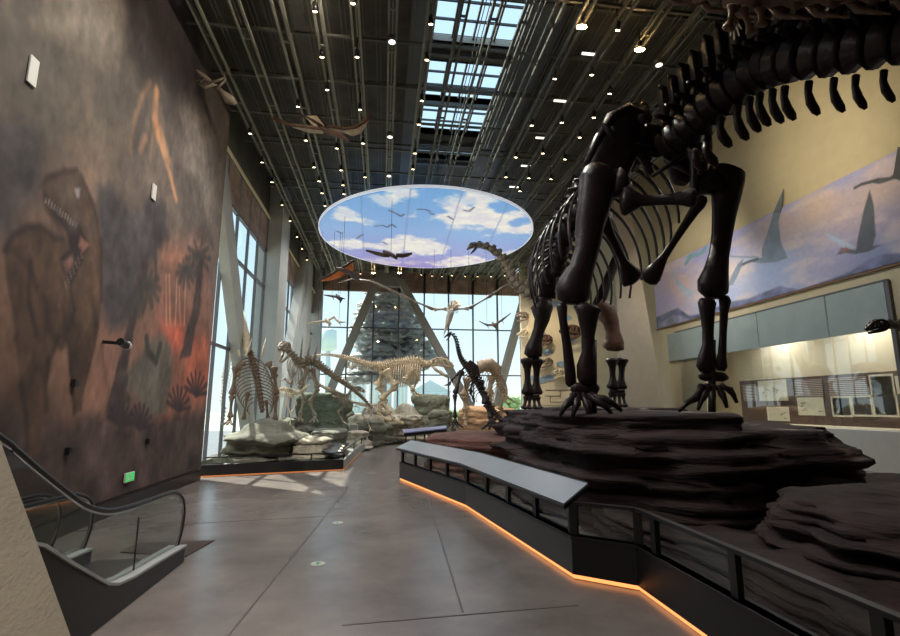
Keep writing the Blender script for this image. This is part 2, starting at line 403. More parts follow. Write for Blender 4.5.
# ------------------------------------------------------------------ painted pictures
def inside(A, B, P):
    c = np.zeros(A.shape, bool); n = len(P)
    for i in range(n):
        (x0, y0), (x1, y1) = P[i], P[(i+1) % n]
        if y0 == y1: continue
        c ^= ((y0 > B) != (y1 > B)) & (A < (x1-x0)*(B-y0)/(y1-y0)+x0)
    return c
def sdf(A, B, P, closed=True):
    d = np.full(A.shape, 1e9); n = len(P)
    for i in range(n if closed else n-1):
        (x0, y0), (x1, y1) = P[i], P[(i+1) % n]; vx, vy = x1-x0, y1-y0; L2 = vx*vx+vy*vy+1e-12
        t = np.clip(((A-x0)*vx+(B-y0)*vy)/L2, 0, 1)
        d = np.minimum(d, np.hypot(A-x0-t*vx, B-y0-t*vy))
    return np.where(inside(A, B, P), -d, d) if closed else d
class Canvas:
    """a picture painted per grid point on a wall; control points are in metres on that wall"""
    def __init__(s, a0, a1, b0, b1, step, conv):
        s.na, s.nb = int((a1-a0)/step)+1, int((b1-b0)/step)+1
        s.A, s.B = np.meshgrid(np.linspace(a0, a1, s.na), np.linspace(b0, b1, s.nb)); s.c = np.zeros(s.A.shape+(3,)); s.conv = conv
        s.wA = s.A+(fbm(s.A*1.7, s.B*1.7, seed=5)-.5)*.25; s.wB = s.B+(fbm(s.A*1.7, s.B*1.7, seed=9)-.5)*.25
    def mix(s, al, rgb):
        s.c = s.c*(1-al[..., None])+np.array(rgb if not hasattr(rgb, 'shape') else rgb)*al[..., None]
    def blob(s, pts, rgb, soft=.15, al=1, nz=.3, seed=1, warp=1):
        P = [s.conv(*p) for p in pts]; A = s.wA if warp else s.A; B = s.wB if warp else s.B
        d = sdf(A, B, P); m = np.clip(.5-d/soft, 0, 1)*al
        v = 1+nz*(fbm(s.A*2.2, s.B*2.2, seed=seed)-.5)*2
        s.mix(m, np.array(rgb)*v[..., None])
    def line(s, pts, rgb, wd, soft=.03, al=1):
        P = [s.conv(*p) for p in pts]; d = sdf(s.A, s.B, P, False); s.mix(np.clip((wd-d)/soft+.5, 0, 1)*al, rgb)
    def obj(s, name, pos, m, thick, parent=None, keep=None):
        """pos maps grid arrays to world xyz; a thin backed panel"""
        X, Y, Z = pos(s.A, s.B); V = np.stack([X.ravel(), Y.ravel(), Z.ravel()], 1); n0 = len(V)
        I = np.arange(n0).reshape(s.nb, s.na); F = np.stack([I[:-1, :-1], I[:-1, 1:], I[1:, 1:], I[1:, :-1]], -1).reshape(-1, 4)
        if keep is not None:
            kk = keep(s.A, s.B).ravel(); F = F[kk[F].all(1)]
        me = bpy.data.meshes.new(name); me.from_pydata(V.tolist(), [], F.tolist()); me.update()
        c = np.clip(s.c.reshape(-1, 3)/255, 0, 1); c = np.where(c <= .04045, c/12.92, ((c+.055)/1.055)**2.4)
        at_ = me.color_attributes.new('paint', 'FLOAT_COLOR', 'POINT'); at_.data.foreach_set('color', np.hstack([c, np.ones((n0, 1))]).astype('f').ravel())
        me.polygons.foreach_set('use_smooth', [True]*len(me.polygons)); me.materials.append(m)
        o = bpy.data.objects.new(name, me); put(o, parent); ORG[o.name] = Vector((0, 0, 0))
        md = o.modifiers.new('thickness', 'SOLIDIFY'); md.thickness = thick; md.offset = 0
        return o
def paint_mat(name, rough, emit=0, gain=1.):
    m = bpy.data.materials.new(name); m.use_nodes = True; n = m.node_tree; b_ = n.nodes['Principled BSDF']
    a = n.nodes.new('ShaderNodeVertexColor'); a.layer_name = 'paint'
    t = n.nodes.new('ShaderNodeTexCoord'); z = n.nodes.new('ShaderNodeTexNoise'); z.inputs['Scale'].default_value = 9; z.inputs['Detail'].default_value = 8
    n.links.new(t.outputs['Object'], z.inputs['Vector'])
    mm = n.nodes.new('ShaderNodeMapRange'); mm.inputs[3].default_value = gain*.85; mm.inputs[4].default_value = gain*1.15; n.links.new(z.outputs[0], mm.inputs[0])
    v = n.nodes.new('ShaderNodeVectorMath'); v.operation = 'SCALE'; n.links.new(a.outputs[0], v.inputs[0]); n.links.new(mm.outputs[0], v.inputs['Scale'])
    b_.inputs['Roughness'].default_value = rough
    if emit:
        b_.inputs['Base Color'].default_value = (.02, .02, .02, 1); n.links.new(v.outputs[0], b_.inputs['Emission Color']); b_.inputs['Emission Strength'].default_value = emit
    else: n.links.new(v.outputs[0], b_.inputs['Base Color'])
    return m

# left wall mural: prehistoric jungle with an erupting volcano and a big roaring theropod
MX = WL+.012
cv = Canvas(2.6, 13.5, .26, CE, .03, lambda x, y: tuple(atX(x, y, MX))[1:])
ramp = [((50, 20), (104, 92, 76)), ((100, 40), (100, 88, 74)), ((195, 10), (92, 80, 72)), ((40, 100), (82, 72, 60)), ((100, 160), (98, 84, 70)), ((200, 200), (112, 98, 86)),
        ((20, 200), (108, 82, 66)), ((100, 240), (122, 88, 72)), ((190, 270), (104, 88, 78)), ((30, 350), (120, 86, 66)), ((100, 380), (132, 92, 74)), ((180, 370), (140, 84, 66)),
        ((20, 440), (74, 56, 48)), ((120, 450), (86, 66, 58)), ((190, 460), (88, 68, 62))]
W = 0; acc = 0
for (px, py), col in ramp:
    a, c_ = cv.conv(px, py); k_ = 1/(((cv.A-a)**2+(cv.B-c_)**2)+.25)**1.6
    W = W+k_; acc = acc+k_[..., None]*np.array(col)
cv.c = acc/W[..., None]*(1+.25*(fbm(cv.A*.9, cv.B*.9, seed=3)-.5)*2)[..., None]
cv.blob([(0, -40), (60, -30), (30, 20), (80, 45), (82, 75), (50, 60), (0, 45)], (70, 60, 52), .9, .8)
cv.blob([(70, -10), (120, 0), (125, 50), (100, 60), (85, 40), (70, 20)], (124, 112, 98), .8, .7)
cv.blob([(122, -60), (190, -60), (200, 40), (205, 110), (185, 100), (175, 110), (160, 85), (140, 80), (128, 50)], (60, 50, 50), .45, .85)
cv.blob([(90, 60), (130, 50), (140, 90), (120, 120), (95, 95)], (78, 68, 60), .7, .6)
cv.blob([(150, 84), (160, 84), (178, 120), (200, 190), (212, 240), (100, 240), (118, 170), (138, 110)], (92, 80, 72), .3, .6)
cv.blob([(160, 88), (176, 112), (200, 190), (214, 250), (185, 230), (168, 150)], (74, 64, 60), .2, .6)
cv.blob([(180, 150), (192, 180), (214, 230), (214, 160), (195, 110), (186, 112)], (128, 116, 106), .5, .6)
for l_, wd_, al_ in (([(157, 90), (156, 110), (157, 130), (162, 150), (170, 175), (176, 200)], .10, .85), ([(156, 92), (154, 120), (158, 138)], .14, .9), ([(150, 82), (142, 96), (134, 120), (130, 150)], .08, .45), ([(145, 138), (140, 150)], .12, .5), ([(160, 130), (168, 160)], .14, .7), ([(154, 115), (150, 160)], .05, .4)):
    cv.line(l_, (196, 132, 84), wd_*.62, .12, al_*.9)
cv.blob([(-60, 110), (20, 118), (38, 135), (46, 165), (40, 200), (20, 215), (14, 240), (-60, 260)], (56, 50, 50), .35, .85, .5)
cv.blob([(70, 150), (100, 160), (100, 200), (82, 190)], (142, 108, 86), .6, .6)
cv.blob([(96, 190), (108, 186), (120, 205), (140, 212), (150, 196), (165, 205), (168, 240), (150, 262), (136, 280), (132, 320), (112, 335), (100, 310), (99, 250)], (66, 60, 62), .22, .9, .4)
cv.blob([(165, 240), (205, 235), (210, 300), (205, 420), (160, 420), (150, 350), (158, 280)], (140, 84, 66), .6, .5)
for p_, c_, s_, a_ in (([(162, 325), (182, 320), (186, 350), (168, 352)], (196, 88, 62), .35, .8), ([(188, 340), (208, 335), (208, 400), (185, 395)], (190, 92, 64), .4, .75), ([(162, 390), (184, 385), (190, 420), (160, 418)], (176, 100, 74), .45, .6), ([(156, 250), (180, 250), (185, 262), (165, 268)], (170, 110, 84), .3, .6)):
    cv.blob(p_, c_, s_, a_, .3)
for x_ in (166, 170, 175, 180, 184): cv.line([(x_, 325), (x_+random.uniform(-2, 4), 275)], (198, 140, 110), .035, .05, .6)
for p_ in ([(142, 255), (148, 258), (132, 340), (122, 420), (104, 420), (124, 340)], [(198, 262), (202, 262), (200, 310), (190, 355), (180, 360), (192, 310)], [(153, 200), (155, 200), (155, 285), (153, 285)]): cv.blob(p_, (70, 54, 52), .08, .95)
for cx, cy_, r_ in ((198, 255, 12), (148, 285, 12), (186, 270, 9), (136, 300, 8)):
    for a in range(0, 360, 36): cv.line([(cx, cy_), (cx+r_*math.cos(R(a)), cy_+r_*1.5*math.sin(R(a))+4)], (66, 60, 56), .07, .08, .7)
cv.blob([(148, 340), (160, 335), (170, 345), (172, 370), (168, 410), (150, 415), (130, 390), (122, 375), (140, 360)], (88, 86, 76), .22, .85)
cv.line([(146, 338), (148, 352), (156, 362), (160, 345)], (60, 56, 50), .08, .06, .9)
cv.line([(126, 378), (124, 392), (128, 400)], (60, 56, 50), .07, .06, .8)
cv.blob([(-90, 430), (0, 432), (30, 420), (70, 425), (96, 412), (130, 430), (160, 418), (205, 412), (206, 490), (-100, 560)], (70, 54, 50), .25, .85, .6)
for cx, cy_ in ((196, 395), (120, 425), (178, 410), (140, 428)):
    for a in range(-160, 0, 22): cv.line([(cx, cy_), (cx+12*math.cos(R(a)), cy_+26*math.sin(R(a))*.9)], (58, 46, 48), .05, .06, .85)
trex = [(45, 176), (62, 172), (62, 164), (68, 171), (77, 168), (81, 176), (87, 190), (94, 207), (99, 228), (101, 249), (101, 300), (98, 330), (94, 350), (88, 375), (83, 395), (81, 412), (74, 412), (72, 390), (69, 370), (68, 345), (58, 338), (50, 360), (45, 385), (46, 410), (40, 430), (38, 455), (26, 455), (25, 420), (20, 385), (16, 350), (12, 310), (6, 280), (4, 250), (12, 235), (25, 227), (40, 226), (55, 238), (62, 239), (55, 224), (45, 210), (42, 197)]
cv.blob(trex, (78, 57, 44), .06, 1, .35, 11, 0)
cv.blob([(20, 250), (40, 240), (50, 260), (48, 320), (34, 340), (20, 300)], (98, 72, 54), .5, .6)
cv.blob([(78, 240), (98, 235), (100, 300), (90, 330), (74, 310), (70, 290)], (102, 76, 56), .3, .6)
cv.blob([(54, 190), (74, 180), (78, 205), (66, 205)], (112, 96, 74), .2, .5)
cv.blob([(45, 196), (60, 208), (78, 222), (84, 235), (90, 245), (70, 287), (62, 270), (60, 258), (70, 250), (66, 232), (50, 212)], (48, 36, 36), .06, .9, .2, 3, 0)
cv.blob([(80, 236), (90, 245), (82, 252), (78, 246)], (150, 96, 80), .06, .9, .2, 3, 0); cv.blob([(62, 262), (72, 254), (74, 262), (66, 275)], (140, 96, 84), .08, .8, .2, 3, 0)
for i in range(12):
    t = i/11; x_, y_ = 46+30*t, 198+25*t; cv.line([(x_, y_), (x_-1, y_+4.5)], (164, 148, 126), .012, .03, .8)
for i in range(7): cv.line([(66+i*2.6, 288-i*5), (64.5+i*2.6, 282-i*5)], (150, 132, 112), .012, .03, .7)
cv.blob([(74, 188), (80, 188), (79, 198), (76, 197)], (150, 146, 150), .05, .8, .1, 3, 0)
for i in range(7): cv.line([(12+i*3, 250+i*3), (26+i*2, 246+i*8)], (62, 44, 36), .04, .08, .5)
for q_ in ([(60, 310), (66, 330), (62, 345)], [(44, 300), (48, 330), (60, 345)], [(92, 300), (96, 325)]): cv.line(q_, (58, 42, 34), .06, .1, .6)
for q_ in ([(45, 197), (42, 186), (46, 177), (62, 172), (76, 170)], [(81, 176), (94, 207), (101, 249), (101, 300)], [(62, 239), (55, 238), (40, 226), (25, 227), (12, 235), (4, 250)], [(58, 338), (50, 360), (45, 385), (46, 410)], [(68, 345), (72, 390), (74, 412)], [(70, 290), (74, 310), (68, 330)], [(30, 260), (28, 300), (36, 335)], [(20, 385), (26, 420), (27, 450)]): cv.line(q_, (52, 38, 32), .035, .08, .75)
for k_ in range(60):
    x_, y_ = random.uniform(8, 96), random.uniform(180, 420)
    a_, b2 = cv.conv(x_, y_)
    if inside(np.array([[a_]]), np.array([[b2]]), [cv.conv(*p_) for p_ in trex])[0, 0]: cv.line([(x_, y_), (x_+random.uniform(-3, 3), y_+random.uniform(6, 16))], random.choice([(62, 46, 36), (104, 80, 60), (70, 52, 42)]), .03, .08, .5)
for k_ in range(90):
    x_, y_ = random.uniform(60, 215), random.uniform(90, 230)
    cv.line([(x_, y_), (x_+random.uniform(-8, 8), y_+random.uniform(4, 14))], random.choice([(78, 68, 60), (104, 92, 78), (88, 76, 66)]), .05, .2, .3)
hf = fbm(cv.A*7, cv.B*4, seed=77, o=3)[..., None]; cv.c = np.clip(cv.c*(.84+.32*hf)*1.05, 0, 255); mu = np.array((92, 74, 64)); cv.c = np.clip(mu+(cv.c-mu)*1.18, 8, 255); g_ = cv.c.mean(axis=2, keepdims=True); cv.c = g_+(cv.c-g_)*.78
o = cv.obj('mural_painting', lambda A, B: (np.full(A.shape, MX), A, B), paint_mat('mural_paint', .75, gain=1.0), .012)
tag(o, 'huge brown wall painting of a roaring theropod and erupting volcano on left wall', 'mural')

# right wall mural band with flying reptiles
BX = WR-.05
cv = Canvas(8.0, 23.9, 5.66, 8.74, .03, lambda x, y: tuple(atX(x, y, BX))[1:])
ramp = [((900, 165), (142, 138, 168)), ((840, 175), (132, 134, 172)), ((780, 205), (134, 138, 182)), ((720, 250), (140, 144, 186)), ((690, 262), (146, 146, 182)), ((880, 190), (168, 148, 140)), ((820, 205), (172, 152, 140)), ((850, 220), (150, 136, 144)), ((780, 225), (166, 150, 150)),
        ((720, 275), (186, 168, 150)), ((680, 285), (176, 154, 150)), ((830, 245), (138, 136, 158)), ((890, 225), (140, 132, 146)), ((780, 262), (132, 146, 172)), ((720, 295), (140, 152, 176)), ((665, 300), (148, 144, 170)), ((880, 250), (112, 120, 144))]
W = 0; acc = 0
for (px, py), col in ramp:
    a, c_ = cv.conv(px, py); k_ = 1/((((cv.A-a)*.6)**2+(cv.B-c_)**2)+.12)**1.8
    W = W+k_; acc = acc+k_[..., None]*np.array(col)
cv.c = acc/W[..., None]; nz_ = fbm(cv.A*.8, cv.B*2, seed=21)
cv.mix(np.clip((nz_-.5)*5, 0, 1)*.5, (192, 172, 158))
cv.blob([(655, 330), (655, 318), (668, 312), (678, 308), (690, 316), (700, 314), (730, 302), (750, 298), (780, 286), (800, 290), (850, 272), (868, 260), (884, 254), (1000, 252), (1000, 300), (650, 345)], (94, 98, 120), .06, 1, .4, 5, 0)
cv.blob([(656, 330), (668, 318), (680, 314), (700, 324)], (150, 150, 164), .12, .5)
def bird(parts):
    for pts_, col, al_ in parts: cv.blob(pts_, col, .03, al_, .12, 4, 0)
dk, md, lt = (74, 78, 84), (104, 116, 128), (146, 160, 172)
bird([([(783, 189), (782, 205), (779, 222), (781, 242), (788, 258), (775, 262), (762, 259), (762, 250), (768, 232), (774, 212)], md, 1),
      ([(740, 264), (758, 258), (775, 257), (785, 258), (778, 262), (762, 263), (748, 262)], md, 1), ([(729, 256), (745, 259), (760, 256), (752, 262)], lt, .9)])
bird([([(870, 190), (874, 205), (876, 235), (872, 250), (856, 254), (858, 238), (864, 210)], dk, 1),
      ([(837, 255), (842, 248), (855, 250), (872, 246), (882, 245), (868, 252), (856, 254), (846, 253)], dk, .9), ([(822, 231), (836, 237), (856, 247), (848, 250), (832, 240)], lt, .9), ([(838, 252), (846, 247), (852, 250), (845, 252)], (128, 86, 82), .9)])
bird([([(854, 189), (866, 183), (878, 178), (890, 177), (898, 172), (905, 150), (960, 140), (960, 180), (905, 182), (895, 179), (880, 184), (872, 183), (858, 187)], dk, 1)])
bird([([(670, 265), (676, 285), (688, 298), (694, 292), (684, 286), (676, 276)], lt, .9), ([(690, 300), (692, 290), (694, 284), (692, 298)], lt, .9)])
bird([([(683, 259), (690, 254), (700, 252), (708, 243), (706, 252), (700, 256), (692, 258), (686, 266), (684, 264), (688, 257)], (112, 146, 158), 1)])
cv.line([(729, 256), (740, 257), (757, 257)], (120, 130, 140), .04, .04, 1); cv.line([(740, 266), (748, 262), (758, 259)], (70, 76, 84), .05, .04, 1); cv.line([(855, 188), (862, 184), (878, 180)], (60, 62, 68), .04, .04, 1)
bird([([(728, 286), (732, 275), (738, 264), (744, 258), (742, 266), (738, 276), (733, 285)], md, .9), ([(752, 256), (760, 254), (764, 258), (760, 256)], (180, 150, 150), .6)])
bird([([(789, 256), (795, 252), (804, 254), (797, 255)], (150, 136, 150), .6)])
cv.c = cv.c*np.array((1.0, 1.02, 1.07))
o = cv.obj('flying_reptile_mural', lambda A, B: (np.full(A.shape, BX), A, B), paint_mat('sky_mural_paint', .7, gain=1.35), .02)
tag(o, 'long lilac sky mural of soaring flying reptiles over mountains on right wall', 'mural')

for nm_, pp, col in (('raised_wing', [(783.5, 189), (778, 202), (773.5, 213), (780.5, 213), (782.5, 202)], (104, 116, 128)), ('raised_wing', [(898, 147), (893, 178), (920, 178), (920, 147)], (74, 78, 84))):
    MB().sheet([atX(x, y, BX-.03) for x, y in pp], .02).build(nm_, mat('painted_wing_%d' % col[0], col, rough=.7, var=.1), o)
# glowing sky disc hung below the ceiling
DC, DA, DB, DZ = (1.82, 22.15), 4.82, 5.35, 9.5
cv = Canvas(DC[0]-DA, DC[0]+DA, DC[1]-DB, DC[1]+DB, .05, lambda x, y: tuple(atZ(x, y, DZ))[:2])
t_ = np.clip((cv.B-(DC[1]-DB))/(2*DB), 0, 1)[..., None]
cv.c = np.where(t_ < .45, np.array((112, 168, 222))*(1-t_/.45)+np.array((142, 178, 226))*(t_/.45), np.array((142, 178, 226))*(1-(t_-.45)/.55)+np.array((160, 140, 206))*((t_-.45)/.55))
def cloud(pts, al=.95, sh=(214, 208, 224)):
    P = [cv.conv(*p) for p in pts]; d = sdf(cv.A, cv.B, P); n1 = fbm(cv.A*1.1, cv.B*1.1, seed=31, o=5)
    m = np.clip(.5-(d+(n1-.5)*2.6)/.5, 0, 1)*al; n2 = fbm(cv.A*2.5, cv.B*2.5, seed=40)[..., None]
    cv.mix(m, np.array((252, 246, 230))+(np.array(sh)-np.array((252, 246, 230)))*np.clip(1.1-n2*1.6, 0, 1)*.9)
cloud([(318, 235), (345, 238), (380, 244), (405, 237), (425, 240), (445, 244), (440, 252), (410, 252), (370, 250), (335, 249)])
cloud([(410, 216), (430, 212), (450, 207), (475, 209), (500, 212), (525, 224), (530, 234), (505, 232), (470, 227), (440, 223)])
cloud([(392, 190), (410, 188), (422, 198), (408, 202), (396, 197)], .8); cloud([(446, 198), (470, 196), (480, 200), (460, 204)], .7); cloud([(470, 190), (500, 197), (498, 201), (470, 195)], .7)
cloud([(338, 214), (352, 213), (360, 219), (345, 220)], .8); cloud([(372, 197), (388, 197), (392, 203), (378, 203)], .6); cloud([(326, 222), (334, 220), (336, 226)], .6)
cloud([(430, 266), (450, 258), (470, 255), (480, 262), (450, 268)], .9, (200, 170, 210)); cloud([(360, 258), (385, 258), (410, 262), (420, 266), (380, 264)], .6, (200, 170, 210)); cloud([(490, 253), (510, 249), (518, 252), (500, 257)], .8)
for l_ in ([(389, 210), (396, 213), (401, 216), (404, 214)], [(375, 226), (383, 225), (387, 227), (392, 224), (396, 227)], [(464, 210), (469, 211), (474, 207)], [(418, 209), (425, 209), (430, 211)], [(430, 213), (434, 214)], [(357, 238), (360, 236), (363, 234)], [(448, 216), (453, 219)], [(383, 242), (387, 244)], [(337, 231), (342, 233)]):
    cv.line(l_, (70, 74, 104), .045, .07, .9)
for l_ in ([(361, 196), (364, 256)], [(411, 187), (402, 264)], [(463, 189), (440, 264)], [(508, 203), (482, 258)]): cv.line(l_, (118, 132, 178), .022, .04, .8)
ell = lambda A, B: ((A-DC[0])/DA)**2+((B-DC[1])/DB)**2 <= 1.0
disc = thing('sky_ceiling_disc', (DC[0], DC[1], DZ), 'large glowing oval ceiling panel printed with blue sky and clouds', 'ceiling light')
cv2o = cv.obj('sky_screen', lambda A, B: (A-DC[0], B-DC[1], np.full(A.shape, 0.)), paint_mat('glowing_sky_print', .5, emit=.86), .03, disc, ell)
b = MB(); N = 96; rg = []
for k in range(N):
    a = 2*math.pi*k/N
    for dr, dz in ((-.01, -.02), (.03, -.02), (.03, .08), (-.01, .08)): rg.append((DC[0]+(DA+dr)*math.cos(a), DC[1]+(DB+dr)*math.sin(a), DZ+dz))
b.add(rg, [((k*4+j), (k*4+(j+1) % 4), ((k+1) % N)*4+(j+1) % 4, ((k+1) % N)*4+j) for k in range(N) for j in range(4)])
b.build('rim', mat('white_rim', (235, 240, 250), var=0, emit=.5), disc)
b = MB()
for a in range(0, 360, 45): b.tube([(DC[0]+4.5*math.cos(R(a)), DC[1]+5*math.sin(R(a)), DZ), (DC[0]+4.5*math.cos(R(a)), DC[1]+5*math.sin(R(a)), CE)], .02, 5)
b.build('hanger', M_raild, disc)

# ------------------------------------------------------------------ rocks
def rock(name, outline, z0, z1, m, label, cat='rock', amp=.25, strata=6, seed=0, topn=.08, slope=.12, n=150, nz=26, group=None, crown=0):
    """a carved boulder: strata-stepped flanks from the outline at z0 up to z1, then an uneven top"""
    P = np.array(outline, float); c = P.mean(0); Q = np.vstack([P, P[:1]]); s_ = np.concatenate([[0], np.cumsum(np.hypot(*np.diff(Q, axis=0).T))])
    q = np.linspace(0, s_[-1], n, endpoint=False); X = np.interp(q, s_, Q[:, 0]); Y = np.interp(q, s_, Q[:, 1])
    size = np.hypot(X-c[0], Y-c[1]); rows = []; h = z1-z0
    for i in range(nz+1):
        t = i/nz; z = z0+h*t; st = np.floor(t*strata+fbm(X*.5, Y*.5, seed=seed+4)*1.6); fr = t*strata+fbm(X*.5, Y*.5, seed=seed+4)*1.6-st
        off = (vnoise(st*7.3, X*.35, Y*.35, seed)-.5)*amp*1.6+(fbm(X*1.1, Y*1.1, z*1.6, seed+1)-.5)*amp*1.8+slope*t*np.minimum(1, h)+np.where(fr < .18, .06, 0)*amp*4
        if t > .88: off = off+amp*.5*((t-.88)/.12)**2
        k = 1-off/np.maximum(size, .3); rows.append(np.stack([c[0]+(X-c[0])*k, c[1]+(Y-c[1])*k, np.full(n, z)], 1))
    last = rows[-1]
    for j in range(1, 13):
        t = 1-j/12; r = np.stack([c[0]+(last[:, 0]-c[0])*t, c[1]+(last[:, 1]-c[1])*t, last[:, 2]], 1)
        r[:, 2] = z1+(fbm(r[:, 0]*.9, r[:, 1]*.9, seed=seed+6)-.5)*topn*2.4*min(1, j/2)+crown*(1-t*t)
        rows.append(r)
    V = np.vstack(rows); F = []
    for i in range(len(rows)-1):
        for k in range(n): F.append((i*n+k, i*n+(k+1) % n, (i+1)*n+(k+1) % n, (i+1)*n+k))
    base = Vector((c[0], c[1], z0)); b = MB(); b.v = [Vector(v) for v in V]; b.f = F
    o = b.build(name, m, None, True, base=base)
    return tag(o, label, cat, group)
def pz(px, py, h): v = atZ(px, py, h); return (v.x, v.y)

rock('low_rock_ledge', [(3.3, 8.4), (3.0, 6.2), (3.3, 4.6), (3.1, 2.6), (3.0, .9), (9, .7), (11.5, 5), (11, 10), (7, 9.5)], 0, .38, M_rockr, 'low dark red rock ledge right behind the black rail', amp=.35, strata=3, seed=1, topn=.34, nz=14)
rock('layered_rock', [(2.6, 10.6), (2.75, 9.0), (3.0, 7.4), (4.0, 6.3), (6.2, 6.2), (8.0, 7.7), (9.4, 11), (8.6, 15.5), (5, 17), (3.3, 15)], 0, 1.42, M_rockr, 'large dark red layered rock mass under the giant skeleton', amp=.42, strata=11, seed=2, topn=.1)
rock('layered_rock', [(2.95, 10.2), (3.05, 8.4), (3.7, 7.3), (5.3, 6.9), (5.75, 7.7), (6.9, 9.2), (7.4, 12), (7.6, 15.2), (5, 16.2), (3.4, 14.4)], 1.25, 1.66, M_rockr, 'flat topmost dark rock slab directly under the giant dinosaur feet', amp=.22, strata=4, seed=3, topn=.035, nz=14, slope=.2)
rock('layered_rock', [(3.95, 4.9), (3.9, 4.1), (4.4, 3.2), (7, 2.8), (9, 4.5), (7, 6.0), (4.6, 5.7)], .2, .86, M_rockr, 'rounded dark red boulder at lower right nearest the rail', amp=.3, strata=8, seed=4, topn=.1)
rock('layered_rock', [(1.05, 13.4), (1.5, 12.4), (2.6, 11.4), (3.6, 10.6), (4.8, 12), (4.6, 16), (2.4, 16.4), (1.3, 15)], 0, 1.0, mat('lit_red_rock', (112, 76, 66), rough=.85, var=.45, scale=1.6, bump=1., bscale=3.5, stretch=(1, 1, 7), detail=8), 'lower reddish rock ledge under the small charcoal standing skeleton', amp=.35, strata=6, seed=5, topn=.08)  # lighter copy of the red rock, the light put into its colour
rock('layered_rock', [(4.6, 13.5), (5.8, 13.0), (8.6, 13.4), (8.8, 16.5), (5, 17)], 1.2, 1.72, M_rockr, 'small dark slab under the far front feet of the giant', amp=.2, strata=3, seed=6, topn=.04, nz=10)
# left island
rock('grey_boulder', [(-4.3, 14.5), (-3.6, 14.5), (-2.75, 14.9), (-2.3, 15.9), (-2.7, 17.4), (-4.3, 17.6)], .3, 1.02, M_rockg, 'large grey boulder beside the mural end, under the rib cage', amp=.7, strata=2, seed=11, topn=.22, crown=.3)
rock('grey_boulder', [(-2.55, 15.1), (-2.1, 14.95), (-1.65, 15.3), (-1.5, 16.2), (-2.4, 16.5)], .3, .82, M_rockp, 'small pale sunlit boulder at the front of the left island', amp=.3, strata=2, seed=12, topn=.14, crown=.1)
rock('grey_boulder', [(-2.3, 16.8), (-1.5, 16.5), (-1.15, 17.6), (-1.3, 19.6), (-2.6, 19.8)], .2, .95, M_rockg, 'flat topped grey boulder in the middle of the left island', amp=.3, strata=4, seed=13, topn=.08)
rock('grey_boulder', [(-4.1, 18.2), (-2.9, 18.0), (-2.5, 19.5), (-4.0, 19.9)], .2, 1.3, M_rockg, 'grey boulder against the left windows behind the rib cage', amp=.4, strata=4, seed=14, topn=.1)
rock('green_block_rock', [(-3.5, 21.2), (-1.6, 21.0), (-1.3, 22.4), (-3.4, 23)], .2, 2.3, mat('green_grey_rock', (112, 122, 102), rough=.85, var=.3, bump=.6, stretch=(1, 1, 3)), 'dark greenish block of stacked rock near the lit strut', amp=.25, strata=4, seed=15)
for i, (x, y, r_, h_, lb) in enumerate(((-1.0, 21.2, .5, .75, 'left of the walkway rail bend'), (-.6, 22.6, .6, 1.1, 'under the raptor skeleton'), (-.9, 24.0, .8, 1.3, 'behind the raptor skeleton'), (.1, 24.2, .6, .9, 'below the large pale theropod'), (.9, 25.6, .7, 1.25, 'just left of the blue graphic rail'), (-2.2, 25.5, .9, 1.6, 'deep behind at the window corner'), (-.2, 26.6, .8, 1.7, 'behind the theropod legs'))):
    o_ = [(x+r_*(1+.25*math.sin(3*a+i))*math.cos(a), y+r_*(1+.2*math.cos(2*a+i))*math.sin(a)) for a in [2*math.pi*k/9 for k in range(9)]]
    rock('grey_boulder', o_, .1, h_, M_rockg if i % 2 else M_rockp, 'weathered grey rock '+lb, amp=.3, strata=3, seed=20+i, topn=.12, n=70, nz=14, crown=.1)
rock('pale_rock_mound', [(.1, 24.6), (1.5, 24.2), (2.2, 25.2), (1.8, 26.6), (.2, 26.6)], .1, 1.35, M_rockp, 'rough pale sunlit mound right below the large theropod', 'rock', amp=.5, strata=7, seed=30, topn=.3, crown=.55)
rock('dark_block_rock', [(1.5, 27.4), (3.4, 27.0), (3.9, 28.4), (1.6, 29)], .1, 2.35, mat('mossy_dark_rock', (120, 122, 104), rough=.85, var=.4, bump=.6, stretch=(1, 1, 3)), 'tall greenish cubic rock before the glass wall', amp=.3, strata=4, seed=31, topn=.1)
rock('dark_block_rock', [(2.2, 25.9), (3.4, 25.6), (3.8, 26.6), (2.4, 27)], .1, 1.5, MATS['mossy_dark_rock'], 'lower dark rock in front of the tall greenish one', amp=.3, strata=3, seed=32, n=80)
rock('orange_lit_rock', [(3.9, 25.6), (5.4, 25.2), (7.0, 25.6), (7.2, 27.5), (4, 27.6)], .1, 1.62, M_rocko, 'warm orange lit rock behind the charcoal standing skeleton', amp=.3, strata=5, seed=33, crown=.15)

# ------------------------------------------------------------------ bones
def lerp(a, b, t): return Vector(a)*(1-t)+Vector(b)*t
PROF = [(0, .55), (.03, 1.15), (.09, 1.3), (.17, 1.0), (.3, .66), (.5, .55), (.68, .62), (.82, .95), (.91, 1.25), (.97, 1.15), (1, .6)]
def limb(p, q, r, flat=.75, bow=(0, 0, 0), e0=1., e1=1., side=(0, 1, 0), seg=12):
    """long bone from p to q: knobbly flared ends, slim shaft; r is the half width of the end"""
    p, q, bw = Vector(p), Vector(q), Vector(bow); pts = []; rr = []
    for t, k in PROF:
        e = e0 if t < .5 else e1; kk = k*(e if k > .7 else 1); pts.append(lerp(p, q, t)+bw*math.sin(math.pi*t)); rr.append((r*kk, r*kk*flat*(1 if k < .7 else .85)))
    b = MB(); b.tube(pts, rr, seg, up=side)
    return b
def cone(b, p, q, r, seg=6): return b.tube([p, lerp(p, q, .5), q], [r, r*.75, r*.08], seg)
